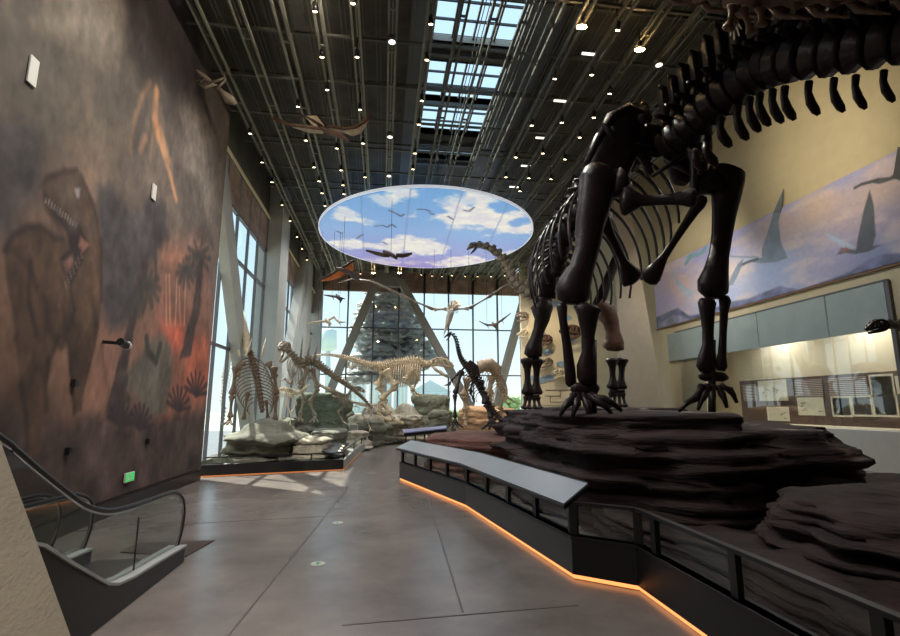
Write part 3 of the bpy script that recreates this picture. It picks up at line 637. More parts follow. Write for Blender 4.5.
def vert_mesh(name, m, kind):
    """one vertebra, unit sized: centrum along Y (length 1, radius .5), spine up Z, wings along X"""
    b = MB(); b.tube([(0, -.46, 0), (0, -.4, 0), (0, 0, 0), (0, .4, 0), (0, .46, 0)], [.38, .52, .36, .52, .38], 12)
    if kind == 'neck':
        b.tube([(0, -.4, .3), (0, 0, .5), (0, .4, .35)], [.22, .26, .22], 8); b.sheet([(0, -.3, .4), (0, -.2, .95), (0, .25, .95), (0, .4, .4)], .16)
        for s in (-1, 1): b.tube([(s*.3, .3, -.2), (s*.55, 0, -.45), (s*.5, -.8, -.55)], [.14, .12, .03], 6); b.tube([(s*.15, -.3, .35), (s*.45, -.55, .5)], [.14, .1], 6)
    else:
        hgt = {'tail': 1.85, 'trunk': 1.5, 'small': .95}[kind]
        b.tube([(0, -.3, .4), (0, .0, .6), (0, .3, .45)], [.28, .32, .24], 8)
        b.sheet([(0, -.34, .45), (0, -.5, hgt*.7), (0, -.66, hgt), (0, -.34, hgt+.12), (0, .02, hgt), (0, .16, hgt*.7), (0, .34, .45)], .2)
        b.tube([(0, -.5, hgt-.02), (0, -.28, hgt+.08), (0, -.03, hgt)], [.1, .16, .1], 6)
        for s in (-1, 1):
            b.tube([(s*.2, 0, .35), (s*.6, -.05, .45), (s*(1.05 if kind == 'trunk' else .62 if kind == 'small' else .85), -.15, .4)], [.26, .18, .12], 6, flat=.6)
            b.tube([(s*.12, .25, .5), (s*.2, .55, .62)], [.14, .08], 6); b.tube([(s*.12, -.25, .5), (s*.18, -.6, .75)], [.13, .07], 6)
    return b.data(name, m, True)
def vpath(root, me, pts, n, up=(0, 0, 1), r0=0, name='vertebra', gap=1.0):
    """n vertebrae along a curve of (x, y, z, radius)"""
    S_ = spline(pts, n+1)
    for i in range(n):
        p = (S_[i, :3]+S_[i+1, :3])/2; t = S_[i+1, :3]-S_[i, :3]; r = (S_[i, 3]+S_[i+1, 3])/2
        place(me, name, root, Vector(p), -Vector(t), up, (2*r, np.linalg.norm(t)*gap, 2*r))
    return S_
def rib_bm(c, side, wd, dp, up=(0, 0, 1), back=(0, 0, 0), r=.03, end=2.5):
    """one curved rib from the spine point c: out along side, then down"""
    c, sd, u, bk = Vector(c), Vector(side), Vector(up), Vector(back); pts = []; n = 11
    for i in range(n):
        a = .12+(end-.12)*i/(n-1); pts.append(c+sd*(wd*math.sin(a))-u*(dp*(1-math.cos(a))/2)+bk*(i/(n-1)))
    return MB().tube(pts, [(r*1.3*(1-.4*i/(n-1)), r*.8*(1-.4*i/(n-1))) for i in range(n)], 6)
def skull_parts(root, m, p, fwd, L, kind='theropod', up=(0, 0, 1), gape=18):
    """open-work skull at p (back of head) pointing fwd, length L; the lower jaw and teeth are its own parts"""
    f = Vector(fwd).normalized(); u = Vector(up)-f*Vector(up).dot(f); u.normalize(); s = f.cross(u); p = Vector(p)
    W_ = lambda x, y, z: p+f*(x*L)+s*(y*L)+u*(z*L)
    b = MB(); k = .045*L
    if kind == 'sauropod': top = [(0, .12, .1), (.2, .17, .3), (.45, .15, .34), (.7, .13, .14), (1, .09, -.04)]; low = [(0, .14, -.02), (.3, .17, -.04), (.7, .15, -.06), (1, .1, -.09)]; jw = .14
    elif kind == 'bird': top = [(0, .09, .08), (.2, .1, .17), (.45, .05, .1), (1, .01, 0)]; low = [(0, .09, -.02), (.4, .06, 0), (1, .012, -.01)]; jw = .06
    else: top = [(0, .16, .16), (.2, .17, .30), (.4, .12, .33), (.65, .1, .29), (.9, .08, .17), (1, .04, .05)]; low = [(0, .18, -.05), (.25, .18, .0), (.6, .13, .02), (.9, .09, .0), (1, .04, .03)]; jw = .15
    for y in (-1, 1):
        T = [W_(a, y*w_, c) for a, w_, c in top]; Lw = [W_(a, y*w_, c) for a, w_, c in low]
        b.tube(T, [k*1.3]*len(T), 7); b.tube(Lw, [k*1.1]*len(Lw), 7)
        for i in range(len(Lw)-1): b.tube([T[i], lerp(T[i], Lw[i], .5)+s*(y*.02*L), Lw[i]], [k*1.1, k*.8, k*1.1], 6)
        if kind != 'bird': b.tube([lerp(T[1], T[2], .7), lerp(Lw[1], Lw[2], .6)], [k, k], 6)
    for i, (a, w_, c) in enumerate(top): b.tube([W_(a, -w_, c), W_(a, 0, c+.03), W_(a, w_, c)], [k*1.2, k*1.4, k*1.2], 6)
    if kind != 'bird': b.sheet([W_(a, -w_*.9, c) for a, w_, c in top[2:]]+[W_(a, w_*.9, c) for a, w_, c in top[2:]][::-1], k*.9)
    b.tube([W_(-.06, 0, .0), W_(.08, 0, .08), W_(.25, 0, .14)], [.07*L, .11*L, .07*L], 8)
    b.sheet([W_(a, 0, c) for a, _, c in top[-3:]]+[W_(a, 0, c) for a, _, c in low[-2:]][::-1], .05*L)
    sk = b.build('skull', m, root, True)
    if kind == 'theropod':
        t = MB()
        for y in (-1, 1):
            for i in range(9):
                a = .38+.6*i/8; w_ = np.interp(a, [q_[0] for q_ in low], [q_[1] for q_ in low]); cone(t, W_(a, y*w_, .02), W_(a-.02, y*w_, -.09), .018*L, 5)
        t.build('teeth', m, sk, True)
    g = R(gape); J = lambda a, y, z: W_(a*math.cos(g)*.95+z*math.sin(g), y, -.08-a*math.sin(g)+z*math.cos(g))
    b = MB()
    for y in (-1, 1): b.tube([J(-.02, y*jw, .0), J(.3, y*jw, -.05), J(.65, y*jw*.8, -.05), J(.97, y*jw*.25, -.01)], [k*1.1, k*1.7, k*1.3, k*1.2], 7)
    if kind == 'theropod':
        for y in (-1, 1):
            for i in range(7): a = .5+.42*i/6; cone(b, J(a, y*jw*(1.05-.85*(a-.3)), .0), J(a, y*jw*(1.05-.85*(a-.3)), .09), .016*L, 5)
    b.build('lower_jaw', m, root, True)
def foot(root, m, p, dirs, L, r, claw=True):
    """toes fanning from the ankle p; dirs are horizontal headings in degrees (0 = away from the camera)"""
    p = Vector(p)
    for d in dirs:
        a = R(d); h = Vector((math.sin(a), math.cos(a), 0)); z = Vector((0, 0, 1))
        q = p+h*(L*.45)-z*(L*.55); t = p+h*L-z*(L*.78)
        b = MB(); b.tube([p, lerp(p, q, .5)+z*.02*L, q], [r*1.0, r*.72, r*1.1], 7); b.tube([q, lerp(q, t, .5)+z*.03*L, t], [r*1.1, r*.8, r*.9], 7)
        if claw: b.tube([t, t+h*(.2*L)-z*.02*L, t+h*(.36*L)-z*(.17*L)], [r*.95, r*.75, r*.12], 7)
        b.build('toe', m, root, True)

# ------------------------------------------------------------------ the giant sauropod
G = thing('sauropod_skeleton', (4.9, 9.5, 1.66), 'giant dark sauropod skeleton towering on the red rock, tail overhead', 'dinosaur skeleton')
m = M_boned
VT, VD, VN = vert_mesh('vertebra', m, 'tail'), vert_mesh('vertebra', m, 'trunk'), vert_mesh('vertebra', M_boneg, 'neck')  # paler bone for neck and skull: light on them put into the colour
A4 = lambda x, y, Y, r: (*at(x, y, Y), r)
tail = [A4(668, 148, 8.3, .33), A4(700, 118, 7.5, .33), A4(722, 98, 7.0, .33), A4(761, 70, 6.3, .32), A4(800, 57, 5.6, .31), A4(835, 52, 5.2, .30), A4(885, 42, 4.7, .29), A4(945, 30, 4.2, .28), A4(1010, 20, 3.7, .26), A4(1100, 15, 3.2, .24), A4(1250, 10, 2.7, .2)]
ST = vpath(G, VT, tail, 24, gap=1.0)
tb = [A4(655, 142, 8.6, .30), A4(622, 165, 9.6, .29), A4(590, 200, 11, .27), A4(566, 232, 12.2, .25), A4(557, 272, 13.8, .22)]
SD = vpath(G, VD, tb, 15)
nk = [A4(557, 274, 14, .2), A4(543, 292, 15, .19), A4(529, 292, 15.6, .18), A4(517, 283, 16.0, .15), A4(507, 266, 16.6, .13), A4(496, 252, 17, .11), A4(484, 246, 17.3, .09), A4(475, 245, 17.5, .08)]
vpath(G, VN, nk, 17, gap=.95)
skull_parts(G, M_boneg, at(476, 246, 17.5), at(466, 249, 17.3)-at(476, 246, 17.5), .42, 'sauropod', gape=25)
# chevrons under the tail
for (x, y0, y1, Y) in ((697, 150, 170, 7.5), (708, 142, 164, 7.3), (722, 118, 146, 7.0), (739, 106, 139, 6.7), (751, 98, 131, 6.5), (761, 94, 125, 6.3), (774, 90, 122, 6.1), (786, 87, 119, 5.9), (810, 82, 114, 5.6), (835, 79, 111, 5.25), (857, 76, 108, 5.0), (885, 71, 101, 4.75), (915, 66, 98, 4.45), (948, 58, 92, 4.2)):
    k = Y/500; b = MB(); b.tube([at(x-1, y0, Y), at(x-2, (2*y0+y1)/3, Y), at(x+1, (y0+2*y1)/3, Y), at(x+6, y1-3, Y), at(x+9, y1+1, Y)], [(5*k, 4*k), (4.6*k, 3.5*k), (7*k, 4*k), (7*k, 3*k), (3*k, 1.5*k)], 9, up=(0, 1, 0))
    b.build('chevron', m, G, True)
# ribs
for i in range(13):
    c = SD[min(2+i, 15), :3]; t = i/12; w_ = .72+.5*math.sin(math.pi*min(1, t*.9+.12)); d = (1.35+1.15*math.sin(math.pi*(t*.8+.15)))*1.3
    for s in (-1, 1): rib_bm(Vector(c)+Vector((0, 0, .05)), (s, .08, 0), w_, d, back=(0, -.25, 0), r=.05, end=1.8+.2*random.random()).build('rib', m, G, True)
# pelvis
for s, q in ((-1, [(589, 186), (585, 168), (598, 140), (612, 118), (628, 110), (642, 116), (640, 140), (632, 165), (622, 190), (606, 200)]), (1, [(672, 178), (668, 150), (676, 120), (692, 112), (704, 126), (706, 150), (700, 176), (686, 186)])):
    P_ = [at(x, y, 8.55 if s < 0 else 8.5) for x, y in q]; b = MB(); b.tube([lerp(P_[i], P_[-1-i], .5) for i in range(5)][:1]+[lerp(P_[i], P_[-1-i], .5) for i in range(len(P_)//2)], [(.06, .05)]+[((P_[i]-P_[-1-i]).length*.52, .13) for i in range(len(P_)//2)], 14, up=(0, 1, 0)); k0 = P_[len(P_)//2]; b.lathe(k0-Vector((0, 0, .12)), [(.08, -.14), (.2, -.04), (.2, .06), (.08, .14)], 10)
    o = b.build('ilium', m, G, True)
    b = MB(); b.tube([P_[i] for i in range(1, 7)], [.07, .10, .13, .14, .12, .08], 8, up=(0, 1, 0)); b.build('iliac_crest', m, o, True)
for k_ in range(5):
    p = at(604+k_*7, 124+k_*2, 8.4+.05*k_); b = MB(); b.tube([p, p+Vector((.22, .1, -.3)), at(650, 150+k_*6, 8.5)], [.05, .07, .09], 7); b.build('sacral_rib', m, G, True)
limb(at(620, 201, 8.1), at(697, 197, 7.5), .17, .8, bow=(0, 0, -.02), e0=1.3, e1=.85, side=(0, 1, 0)).build('pubis', m, G, True)
limb(at(704, 196, 7.7), at(647, 283, 8.6), .12, .6, e0=.8, e1=1.25).build('ischium', m, G, True)
limb(at(600, 214, 8.7), at(634, 283, 9.1), .15, .6, e0=.9, e1=1.35).build('ischium', m, G, True)
limb(at(694, 146, 7.9), at(694, 205, 7.8), .12, .9, e0=1.1, e1=.8).build('pubic_rod', m, G, True)
MB().tube([at(664, 160, 8.2), at(708, 182, 8.1)], .045, 8).build('support_rod', m, G, True)
MB().tube([at(652, 176, 8.2), at(690, 152, 8.1)], .04, 8).build('support_rod', m, G, True)
# hind legs
k = 8.3/500
def femur(path, m, Y):
    kk = Y/500; b = MB(); b.tube([at(x, y, Y+dy) for x, y, w_, dy in path], [(w_*kk, w_*kk*.62) for x, y, w_, dy in path], 16, up=(0, 1, 0)); return b
o = femur([(601, 164, 3, 0), (600, 166, 12, 0), (600, 171, 18, 0), (597, 182, 21, 0), (595, 200, 20, 0), (590, 225, 16.5, 0), (587, 250, 13.5, 0), (581, 270, 14, 0), (575, 284, 18, 0), (573, 293, 20, 0), (573, 300, 17, 0), (573, 304, 9, 0)], m, 8.3).build('femur', m, G, True)
MB().tube([at(612, 182, 8.3), at(624, 190, 8.4)], [.3, .2], 12).build('femoral_head', m, o, True)
femur([(589, 305, 10, 0), (588, 309, 16, 0), (588, 315, 12, 0), (588, 335, 7.5, 0), (588, 352, 7, 0), (586, 366, 10, 0), (587, 376, 11, 0), (589, 384, 9, 0)], m, 8.2).build('tibia', m, G, True)
femur([(562, 303, 4, 0), (562, 307, 6, 0), (563, 320, 4.5, 0), (567, 345, 5, 0), (570, 370, 6, 0), (571, 384, 6, 0), (571, 387, 3, 0)], m, 8.25).build('fibula', m, G, True)
MB().tube([at(571, 388, 8.2), at(576, 389, 8.2), at(588, 389, 8.2), at(596, 388, 8.2), at(599, 387, 8.2)], [.05, .11, .10, .10, .04], 10, flat=.6, up=(0, 1, 0)).build('ankle_bone', m, G, True)
for tip, mid in (((560, 416), (569, 402)), ((572, 419), (577, 403)), ((590, 421), (587, 404)), ((612, 414), (599, 402)), ((622, 411), (604, 399))):
    a = at(582+(tip[0]-588)*.28, 396, 8.15); q = at(*mid, 8.0); t = at(*tip, 7.95)
    MB().tube([a, lerp(a, q, .5), q, lerp(q, t, .5)+Vector((0, 0, .03)), t], [.085, .05, .075, .05, .03], 9).build('toe', m, G, True)
MB().tube([at(593, 340, 8.2), at(593, 419, 8.2)], .07, 8).build('support_rod', m, G, True)
o = femur([(728, 166, 4, 0), (728, 168, 14, 0), (727, 171, 22, 0), (726, 180, 22, 0), (726, 198, 17, 0), (724, 215, 14, 0), (722, 235, 12, 0), (719, 255, 11.5, 0), (716, 272, 14.5, 0), (713, 284, 18, 0), (713, 292, 17, 0), (713, 298, 9, 0)], m, 8.0).build('femur', m, G, True)
MB().tube([at(712, 182, 8.0), at(699, 186, 8.0), at(694, 186, 8)], [.26, .17, .1], 12).build('femoral_head', m, o, True)
femur([(707, 299, 8, 0), (707, 303, 10.5, 0), (707, 310, 9, 0), (708, 330, 6.5, 0), (708, 345, 6.5, 0), (706, 358, 9, 0), (705, 367, 10, 0), (705, 372, 6, 0)], m, 8.0).build('tibia', m, G, True)
femur([(726, 296, 4, 0), (725, 300, 7, 0), (724, 312, 5, 0), (723, 335, 4.3, 0), (722, 355, 5, 0), (721, 366, 7.5, 0), (721, 371, 4, 0)], m, 8.0).build('fibula', m, G, True)
MB().tube([at(699, 377, 8.), at(704, 376, 8.), at(713, 376, 8.), at(724, 377, 8.), at(728, 378, 8.)], [.04, .09, .09, .08, .03], 10, flat=.6, up=(0, 1, 0)).build('ankle_bone', m, G, True)
for tip, mid in (((679, 411), (696, 398)), ((698, 410), (704, 396)), ((712, 411), (712, 396)), ((727, 408), (722, 394)), ((737, 403), (730, 390))):
    a = at(712+(tip[0]-710)*.32, 386, 7.9); q = at(*mid, 7.85); t = at(*tip, 7.8)
    MB().tube([a, lerp(a, q, .5), q, lerp(q, t, .5)+Vector((0, 0, .03)), t], [.075, .045, .065, .045, .028], 9).build('toe', m, G, True)
MB().tube([at(712, 340, 8.), at(712, 412, 8.)], .06, 8).build('support_rod', m, G, True)
# front legs with shoulder blades
for sx_, mm, hum, ul in ((0, m, [(549, 298, 4), (546, 304, 9), (541, 311, 11.5), (542, 320, 8), (539, 330, 6.3), (536, 340, 6.8), (534, 349, 9.5), (533, 355, 9.5), (533, 358, 5)], 532), (1, M_bonebr, [(592, 309, 5), (600, 307, 10), (606, 312, 12), (611, 322, 9), (613, 332, 8), (614, 342, 11), (613, 348, 12), (613, 351, 6)], 617)):  # second humerus in brown bone: light on it put into the colour
    femur([(x, y, w_, 0) for x, y, w_ in hum], mm, 14).build('humerus', mm, G, True)
    limb(at(ul-5, 358, 14), at(ul-4, 395-6*sx_, 14), .16, .8).build('radius', m, G, True); limb(at(ul+5, 358, 14.1), at(ul+4, 395-6*sx_, 14.1), .16, .8).build('ulna', m, G, True)
    MB().tube([at(ul-7, 396-5*sx_, 14), at(ul+7, 396-5*sx_, 14)], .07, 8).build('wrist_bone', m, G, True)
    for d in (-7, -2.5, 2.5, 7): limb(at(ul+d*.8, 397-4*sx_, 14), at(ul+d*1.2, 409-2*sx_, 13.9), .075, .8).build('toe', m, G, True)
b = MB(); b.tube([at(580, 178, 12.6), at(567, 200, 13), at(556, 235, 13.6), at(549, 270, 14), at(547, 298, 14)], [(.22, .06), (.2, .06), (.15, .06), (.22, .08), (.26, .1)], 10, up=(0, 1, 0)); b.build('shoulder_blade', m, G, True)
b = MB(); b.tube([at(600, 200, 12.6), at(612, 230, 13), at(620, 250, 13.6), at(606, 285, 14), at(598, 306, 14)], [(.16, .06), (.2, .06), (.22, .06), (.2, .08), (.24, .1)], 10, up=(0, 1, 0)); b.build('shoulder_blade', m, G, True)

# brown specimen hanging overhead at the upper right: a run of heavy neck vertebrae
H_ = thing('fossil_neck_display', tuple(at(760, -20, 4.6)), 'brown mottled fossil neck bones overhead at the top right corner', 'fossil')
VB = vert_mesh('vertebra', M_bonebr, 'neck')
for (x, y, Y, r, ln) in ((678, -16, 5.2, .15, .42), (712, -12, 5.0, .17, .42), (745, -8, 4.8, .18, .45), (785, -8, 4.6, .18, .45), (822, -10, 4.4, .18, .45), (862, -14, 4.2, .18, .45), (905, -18, 4.0, .18, .45), (950, -24, 3.8, .18, .45), (1000, -30, 3.6, .18, .45)):
    place(VB, 'vertebra', H_, at(x, y, Y), at(x-40, y, Y+.3)-at(x, y, Y), (0, 0, 1), (2*r, ln, 2*r))
for (x, y, x2, y2) in ((742, 8, 752, 34), (760, 8, 762, 26), (733, 6, 728, 30)): limb(at(x, y, 4.75), at(x2, y2, 4.75), .06, .7).build('neck_rib', M_bonebr, H_, True)
b = MB()
for a, ln in ((-30, 13), (-12, 20), (2, 24), (14, 20)): b.sheet([at(733, 16, 4.8), at(733-ln*math.sin(R(a))*1.0+2, 16+ln, 4.8), at(736, 17, 4.8)], .02)
b.build('pale_tuft', M_bonep, H_)
for x in (720, 860): MB().tube([at(x, -8, 4.6), at(x, -8, 4.6)+Vector((0, 0, CE-.02-at(x, -8, 4.6).z))], .012, 5).build('cable', M_black, H_)

# ------------------------------------------------------------------ smaller mounted skeletons
def animal(name, loc, label, m, sp, n, ribs=None, skull=None, legs=(), kind='small', extra=None, cat='dinosaur skeleton'):
    """sp: (px, py, Y, r) along the spine from head end to tail tip; ribs: (first, last, width, depth)"""
    T = thing(name, tuple(loc), label, cat)
    me = vert_mesh('vertebra', m, kind); S_ = vpath(T, me, [A4(*q) for q in sp], n)
    if ribs:
        i0, i1, w_, d, side = ribs
        for i in range(i0, i1):
            t = (i-i0)/max(1, i1-1-i0); ww = w_*(.55+.45*math.sin(math.pi*(t*.8+.15))); dd = d*(.6+.4*math.sin(math.pi*(t*.8+.15)))
            for s in (-1, 1): rib_bm(S_[i, :3], Vector(side)*s, ww, dd, r=.022*(w_/.5)**.5, end=2.3).build('rib', m, T, True)
    if skull: skull_parts(T, m, at(*skull[0]), at(*skull[1])-at(*skull[0]), skull[2], skull[3], gape=skull[4] if len(skull) > 4 else 18)
    for lg in legs:
        pts = lg[0]; r = lg[1]; names = lg[2]
        for i in range(len(pts)-1): limb(at(*pts[i]), at(*pts[i+1]), r*(1-.18*i), .8, seg=8).build(names[i], m, T, True)
        if lg[3]: foot(T, m, at(*pts[-1]), lg[4], lg[3], r*.42)
    if extra: extra(T, m)
    return T
HL, FL = ('femur', 'tibia', 'metatarsal'), ('humerus', 'radius', 'metacarpal')
# rib cage seen head on beside the mural
def ex1(T, m):
    for s, p_ in ((-1, [(243, 362, 16.1), (236, 376, 16.0), (231, 405, 15.9)]), (1, [(268, 362, 16.1), (275, 378, 16.0), (275, 405, 15.9)])):
        limb(at(*p_[0]), at(*p_[1]), .10, .5).build('shoulder_blade', m, T, True)
    MB().tube([at(247, 352, 16.3), at(246, 335, 16.5), at(244, 322, 16.6), at(243, 310, 16.7)], [.10, .12, .08, .01], 8).build('neck_spike', M_bonep, T, True)
    for x0, x1 in ((246, 252), (240, 236), (262, 266)): cone(MB(), at(x0, 356, 16.2), at(x1, 338, 16.3), .04).build('spike', M_bonep, T, True)
M_bonem = mat('mottled_fossil_bone', (104, 84, 66), rough=.6, var=.45, scale=7)
animal('armoured_dinosaur_skeleton', (-3.8, 16, 1.0), 'mounted skeleton seen head on as a rib cage beside the mural wall', M_bonem,
       [(250, 352, 16.6, .08), (253, 366, 16.3, .09), (257, 382, 16.0, .10), (260, 398, 15.7, .09), (262, 412, 15.5, .06)], 18, (2, 16, .55, .75, (1, .1, 0)),
       None, [([(236, 366, 16), (232, 395, 16), (230, 418, 15.9)], .09, FL, .22, (150, 180, 210)), ([(274, 366, 16), (276, 395, 16), (275, 422, 15.9)], .09, FL, .22, (150, 180, 210)), ([(248, 392, 16.2), (243, 420, 16.2)], .06, FL, .0), ([(266, 400, 16.2), (268, 420, 16.2)], .06, FL, .0)], extra=ex1)
# theropod with tail sweeping to the right
def ex2(T, m):
    for a, b_ in (((300, 366), (303, 333)), ((306, 363), (312, 336)), ((313, 362), (318, 344))): cone(MB(), at(*a, 19), at(*b_, 19), .05).build('neck_spine', m, T, True)
animal('spined_theropod_skeleton', (-3.0, 19, 1.2), 'brown theropod skeleton with round skull facing left, tail dropping right', M_boneg,
       [(285, 350, 19, .07), (292, 356, 19, .09), (300, 366, 19, .11), (311, 362, 19.2, .12), (322, 369, 19.4, .10), (335, 378, 19.6, .08), (350, 388, 19.8, .07), (362, 398, 20, .05), (372, 409, 20.2, .03)], 40, (3, 13, .32, .9, (.4, 1, 0)),
       ((287, 349, 19), (281, 350, 18.4), .75, 'theropod', 30), [([(308, 368, 19.1), (300, 385, 18.9), (304, 400, 19), (300, 415, 19)], .11, HL, .25, (150, 180, 210)), ([(312, 368, 19.6), (318, 388, 19.6), (310, 402, 19.7), (315, 416, 19.6)], .11, HL, .25, (150, 180, 210)), ([(295, 372, 18.8), (290, 384, 18.6), (284, 378, 18.5)], .05, FL, .12, (200, 250))], extra=ex2)
# small pale bird-like biped in front of it
animal('small_biped_skeleton', (-2.7, 17.3, 1.0), 'small cream biped skeleton standing on one leg before the spined theropod', M_bonep,
       [(276, 392, 17.4, .03), (282, 390, 17.4, .05), (289, 391, 17.4, .06), (297, 394, 17.4, .05), (304, 390, 17.4, .03), (310, 384, 17.5, .015)], 20, (3, 10, .14, .3, (.3, 1, 0)),
       ((277, 392, 17.4), (271, 396, 17.3), .18, 'bird'), [([(290, 394, 17.3), (287, 404, 17.3), (291, 414, 17.3), (290, 424, 17.3)], .04, HL, .12, (90, 180, 270)), ([(291, 394, 17.5), (296, 404, 17.5), (292, 412, 17.5)], .04, HL, .0)])
# raptor with the dark open skull
animal('raptor_skeleton', (-1.2, 21, .9), 'crouching grey raptor skeleton with raised gaping skull, below the large theropod', M_boneg,
       [(356, 387, 20.6, .03), (352, 389, 20.6, .04), (348, 396, 20.7, .05), (342, 397, 20.8, .07), (336, 394, 20.9, .07), (328, 390, 21, .05), (318, 384, 21.2, .035), (305, 372, 21.5, .02)], 34, (4, 12, .18, .45, (.2, 1, 0)),
       ((355, 389, 20.6), (363, 392, 20.5), .42, 'theropod', 26), [([(337, 396, 20.8), (345, 404, 20.7), (338, 412, 20.7), (342, 420, 20.7)], .06, HL, .18, (90, 60, 120)), ([(335, 396, 21.1), (330, 406, 21.2), (336, 412, 21.2), (332, 420, 21.2)], .06, HL, .18, (90, 60, 120)), ([(346, 400, 20.6), (350, 408, 20.6), (357, 406, 20.6)], .035, FL, .1, (90, 120))])
animal('ornithomimid_skeleton', (-.2, 22.5, .9), 'low pale running skeleton lying level in front of the pale mound', M_bonep,
       [(385, 402, 22, .03), (378, 405, 22, .04), (371, 406, 22, .05), (362, 405, 22.1, .05), (350, 402, 22.3, .03), (338, 402, 22.5, .015)], 26, (3, 10, .15, .3, (.2, 1, 0)),
       ((384, 402, 22), (391, 404, 22), .25, 'bird'), [([(368, 408, 22), (372, 414, 22), (367, 420, 22), (370, 428, 22)], .05, HL, .15, (90, 180)), ([(366, 408, 22.3), (362, 414, 22.3), (366, 420, 22.3), (363, 427, 22.3)], .05, HL, .15, (90, 180))])
# large pale theropod striding right
def ex3(T, m):
    MB().sheet([at(378, 366, 24.2), at(386, 362, 24.2), (at(394, 364, 24.2)), at(392, 370, 24.2), at(384, 374, 24.2)], .08).build('hip_blade', m, T)
    MB().sheet([at(406, 360, 24.), at(416, 359, 24.), at(418, 370, 24.), at(412, 380, 24.), at(406, 374, 24.)], .08).build('shoulder_plate', m, T)
    for i in range(16):
        x = 348+i*2.2; limb(at(x, 359+i*.55, 24), at(x-.5, 368+i*.3, 24), .03, .6, seg=6).build('chevron', m, T, True)
M_bonet = mat('tan_fossil_bone', (206, 186, 154), rough=.6, var=.3, scale=6)
animal('large_theropod_skeleton', (.6, 24.2, 1.9), 'large tan theropod skeleton striding right above the pale mound', M_bonet,
       [(433, 364, 23.8, .10), (425, 366, 23.9, .12), (416, 362, 24, .14), (405, 364, 24.1, .15), (393, 366, 24.1, .16), (382, 368, 24.1, .15), (370, 366, 24.1, .11), (355, 361, 24, .09), (340, 357, 24, .06), (326, 355, 24, .04), (312, 356, 24, .02)], 52, (6, 22, .42, 1.3, (.15, 1, 0)),
       ((432, 364, 23.8), (444, 366, 23.7), 1.0, 'theropod', 24), [([(385, 370, 23.9), (396, 386, 23.8), (380, 400, 23.8), (390, 414, 23.8)], .20, HL, .5, (90, 60, 120)), ([(384, 370, 24.5), (378, 386, 24.5), (386, 398, 24.5), (378, 412, 24.5)], .20, HL, .5, (90, 60, 120)),
        ([(414, 368, 23.8), (404, 380, 23.7), (414, 390, 23.7)], .12, FL, .25, (60, 90, 120)), ([(412, 368, 24.4), (418, 378, 24.4), (412, 392, 24.4)], .12, FL, .25, (60, 90, 120))], extra=ex3)
# charcoal long-necked biped on the red ledge
def ex4(T, m):
    MB().sheet([at(464, 366, 14.8), at(470, 360, 14.8), at(478, 366, 14.8), at(480, 378, 14.8), at(470, 376, 14.8)], .12).build('shoulder_plate', m, T)
    for i in range(9): x, y = 478+i*1.8, 376+i*5.2; limb(at(x-2, y, 14.6), at(x+4, y+2, 14.6), .035, .6, seg=6).build('rung_bone', m, T, True)
animal('long_necked_skeleton', (2.7, 14.8, 1.0), 'charcoal skeleton with upright thin neck standing on the lower red ledge', M_bonek,
       [(449, 334, 15, .035), (453, 335, 15, .04), (456, 342, 15, .045), (458, 352, 15, .05), (462, 362, 14.9, .065), (470, 372, 14.8, .08), (477, 384, 14.7, .08), (483, 396, 14.7, .065), (490, 408, 14.6, .055), (500, 420, 14.5, .05), (514, 428, 14.4, .02)], 44, (17, 27, .26, .55, (1, .3, 0)),
       ((450, 334, 15), (445, 337, 14.9), .26, 'bird', 22), [([(462, 370, 14.7), (455, 394, 14.6), (455, 418, 14.6)], .07, FL, .30, (150, 175, 200, 225)), ([(480, 380, 14.7), (486, 404, 14.6), (491, 418, 14.5)], .10, HL, .34, (110, 140, 170, 200, 230)), ([(474, 376, 14.9), (470, 392, 14.9), (474, 400, 14.9)], .05, FL, .1, (180,)),
        ([(466, 366, 14.9), (458, 374, 14.9), (451, 381, 14.9)], .05, FL, .16, (200, 230, 260))], extra=ex4)
# pale heavy skeleton behind it
def ex5(T, m):
    b = MB(); b.tube([at(476, 372, 24), at(482, 366, 24), at(490, 365, 24), at(497, 370, 24), at(496, 378, 24)], [(.18, .35), (.3, .4), (.36, .45), (.3, .4), (.15, .3)], 10, up=(0, 1, 0)); b.build('pelvis', m, T, True)
animal('horned_dinosaur_skeleton', (5.0, 24.5, 1.7), 'pale heavy skeleton with arched rump standing on the orange lit rock', mat('ochre_fossil_bone', (186, 160, 128), rough=.6, var=.3, scale=5),
       [(505, 396, 23.4, .08), (500, 386, 23.6, .12), (496, 374, 24, .16), (486, 367, 24.3, .18), (476, 371, 24.6, .16), (470, 380, 24.8, .1), (466, 392, 25, .05)], 26, (4, 16, .5, 1.2, (1, .2, 0)),
       ((503, 396, 23.4), (511, 400, 23.2), .55, 'bird', 24), [([(468, 378, 24.3), (464, 396, 24.3), (466, 410, 24.3), (465, 420, 24.3)], .2, HL, .3, (180,)), ([(492, 376, 23.8), (489, 394, 23.8), (492, 408, 23.8), (491, 420, 23.8)], .2, HL, .3, (180,)), ([(499, 382, 23.6), (503, 396, 23.6), (500, 410, 23.6), (502, 420, 23.6)], .15, HL, .3, (180,))], extra=ex5)
# pale torso skeleton upright at the left behind the pillar foot
animal('upright_pale_skeleton', (-3.9, 21, 1.4), 'pale spiky upright skeleton column close to the left window strut', M_bonep,
       [(232, 330, 17.5, .03), (231, 345, 17.5, .05), (229, 362, 17.5, .06), (226, 380, 17.5, .07), (223, 400, 17.4, .06), (222, 420, 17.4, .04)], 26, (4, 18, .14, .3, (1, .3, 0)))

